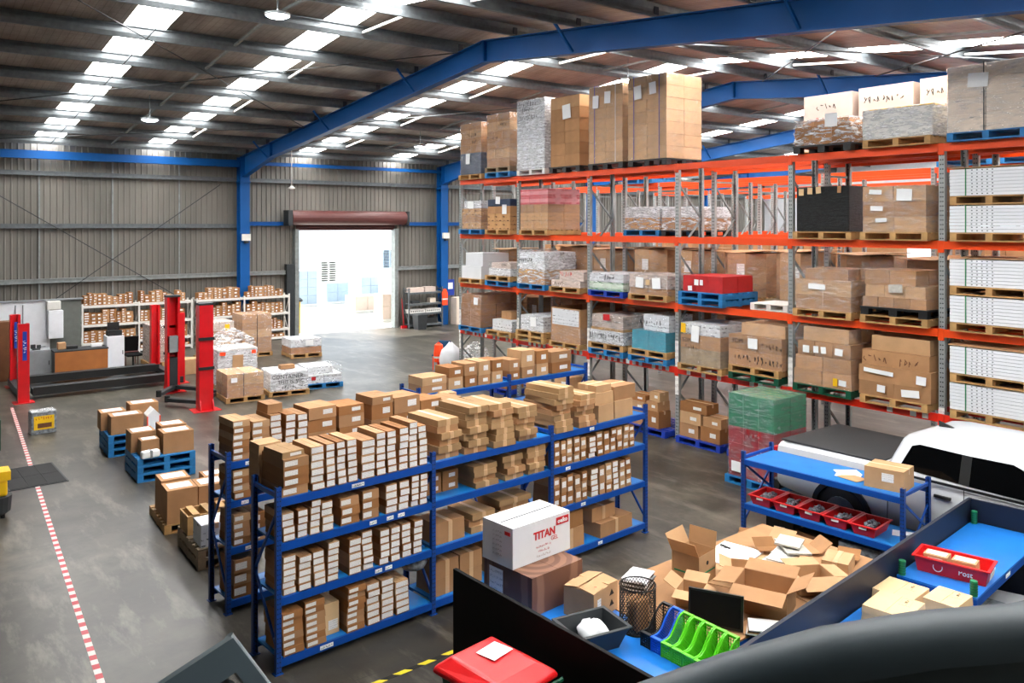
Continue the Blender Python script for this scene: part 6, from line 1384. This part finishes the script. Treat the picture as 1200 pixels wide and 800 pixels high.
# red lidded bin behind the side board
t = thing('red_bin', 'red lidded wheelie bin tucked against the black side board', 'bin', (3.98, 5.45, 0), R(8))
MB().add([(-.22, -.24, .05), (.22, -.24, .05), (.22, .24, .05), (-.22, .24, .05), (-.28, -.33, .93), (.28, -.33, .93), (.28, .33, .93), (-.28, .33, .93)], [(3, 2, 1, 0), (4, 5, 6, 7), (0, 1, 5, 4), (1, 2, 6, 5), (2, 3, 7, 6), (3, 0, 4, 7)]).obj('tub', 'dark_green', t)
bevel(MB().add([(-.34, -.40, .935), (.34, -.40, .935), (.34, .38, .935), (-.34, .38, .935), (-.34, -.40, .985), (.34, -.40, .985), (.34, .38, .985), (-.34, .38, .985), (-.22, -.26, 1.05), (.24, -.26, 1.05), (.24, .28, 1.07), (-.22, .28, 1.07)],
         [(3, 2, 1, 0), (0, 1, 5, 4), (1, 2, 6, 5), (2, 3, 7, 6), (3, 0, 4, 7), (4, 5, 9, 8), (5, 6, 10, 9), (6, 7, 11, 10), (7, 4, 8, 11), (8, 9, 10, 11)]).obj('lid', 'tray_red', t), .02, 3)
lb_ = MB().box(-.12, -.10, 0, .12, .10, .002).obj('label', 'white_paper', t, (.08, .08, 1.072), .1); MB().lathe([(.055, .003), (.05, .003)], 24).obj('ring_mark', 'ink', lb_)
MB().cyl((-.36, -.42, .92), (.36, -.42, .92), .018, 8).obj('handle', 'dark_green', t)
for x in (-.2, .2): MB().cyl((x-.03, .26, .1), (x+.03, .26, .1), .1, 14).obj('wheel', 'rubber', t)

# ================================================================== STAIR RAILS IN FRONT OF THE CAMERA
ca = math.atan(740/969.0); cs, cc = math.sin(ca), math.cos(ca)
mz = MB().box(-2.6, -2.2, 2.86, 1.0, -.25, 2.98).obj('floor_mezzanine', 'charcoal'); tag(mz, 'steel landing the photograph was taken from', kind='structure')
P0, P1 = Vector((.93, .92, 3.842)), Vector((1.43, .545, 3.975))
t = thing('stair_handrail', 'dark blue-grey steel balustrade panel crossing the near right corner', 'handrail', (1.0, -.3, 2.98))
o0 = Vector((1.0, -.3, 2.98)); dd = (P1-P0).normalized()
def rp(k): return P0+(P1-P0)*k-o0
b = MB(); sd = dd.cross(Vector((0, 0, 1))).normalized()      # across the rail
prof = [(-.055, -.03), (-.05, .0), (-.03, .018), (0, .025), (.03, .018), (.05, 0), (.055, -.03)]
vs = []
for k in (-.35, 0, .25, .5, .75, 1, 1.4):
    p = rp(k); vs += [p+sd*a+Vector((0, 0, c+.03*math.sin(max(0, min(1, k))*math.pi))) for a, c in prof]
n = len(prof); b.add(vs, [(i*n+j, i*n+j+1, (i+1)*n+j+1, (i+1)*n+j) for i in range(6) for j in range(n-1)])
b.obj('top_rail', 'rail_paint', t, smooth=True)
b = MB(); a, c = rp(-.35), rp(1.4)
b.add([a+Vector((0, 0, .0))-sd*.045, c-sd*.045, c-sd*.045-Vector((0, 0, .9)), a-sd*.045-Vector((0, 0, .9)), a+sd*.045, c+sd*.045, c+sd*.045-Vector((0, 0, .9)), a+sd*.045-Vector((0, 0, .9))], [(0, 1, 2, 3), (7, 6, 5, 4), (0, 4, 5, 1), (3, 2, 6, 7), (1, 5, 6, 2), (0, 3, 7, 4)])
b.obj('side_panel', 'rail_paint', t)
MB().bar((.62, .45, -2.98), (.62, .45, .75), .08, .08).obj('post', 'rail_paint', t)
# gate-like frame corner at the lower left
A, B, C = Vector((.736, 2.206, 3.508)), Vector((.312, 2.153, 3.392)), Vector((1.0, 2.13, 3.079))
t = thing('stair_gate', 'grey steel frame corner of a stair rail, clear infill, near left corner', 'stair rail', (C.x, C.y, 0)); O = Vector((C.x, C.y, 0))
ab = (B-A).normalized(); ac = (C-A).normalized(); B2 = A+ab*.75; nrm = ab.cross(ac).normalized()
def plate(pts, th, name, mat):
    k = len(pts); MB().add([tuple(p-O) for p in pts]+[tuple(p-O+nrm*th) for p in pts], [tuple(range(k)), tuple(range(2*k-1, k-1, -1))]+[(i, k+i, k+(i+1) % k, (i+1) % k) for i in range(k)]).obj(name, mat, t)
plate([A, B2, B2+ac*.085, A+ac*.085+ab*.045], .03, 'upper_bar', 'rail_paint')
plate([A+ab*.0, A+ab*.045+ac*.085, C+ab*.045, C], .03, 'side_bar', 'rail_paint')
plate([A+ac*.085+ab*.045, B2+ac*.085, B2+ac*.5, C+ab*.045], .006, 'clear_infill', 'film_thin')
MB().cyl(tuple(A-O), tuple(C-O), .013, 12).obj('edge_tube', 'rail_bright', t)
bp = A+ac*.10+ab*.075-O; MB().cyl(tuple(bp-nrm*.02), tuple(bp+nrm*.05), .010, 10).obj('bolt', 'charcoal', t)
MB().cyl((0, 0, 0), tuple(C-O), .03, 10).obj('post', 'rail_paint', t)
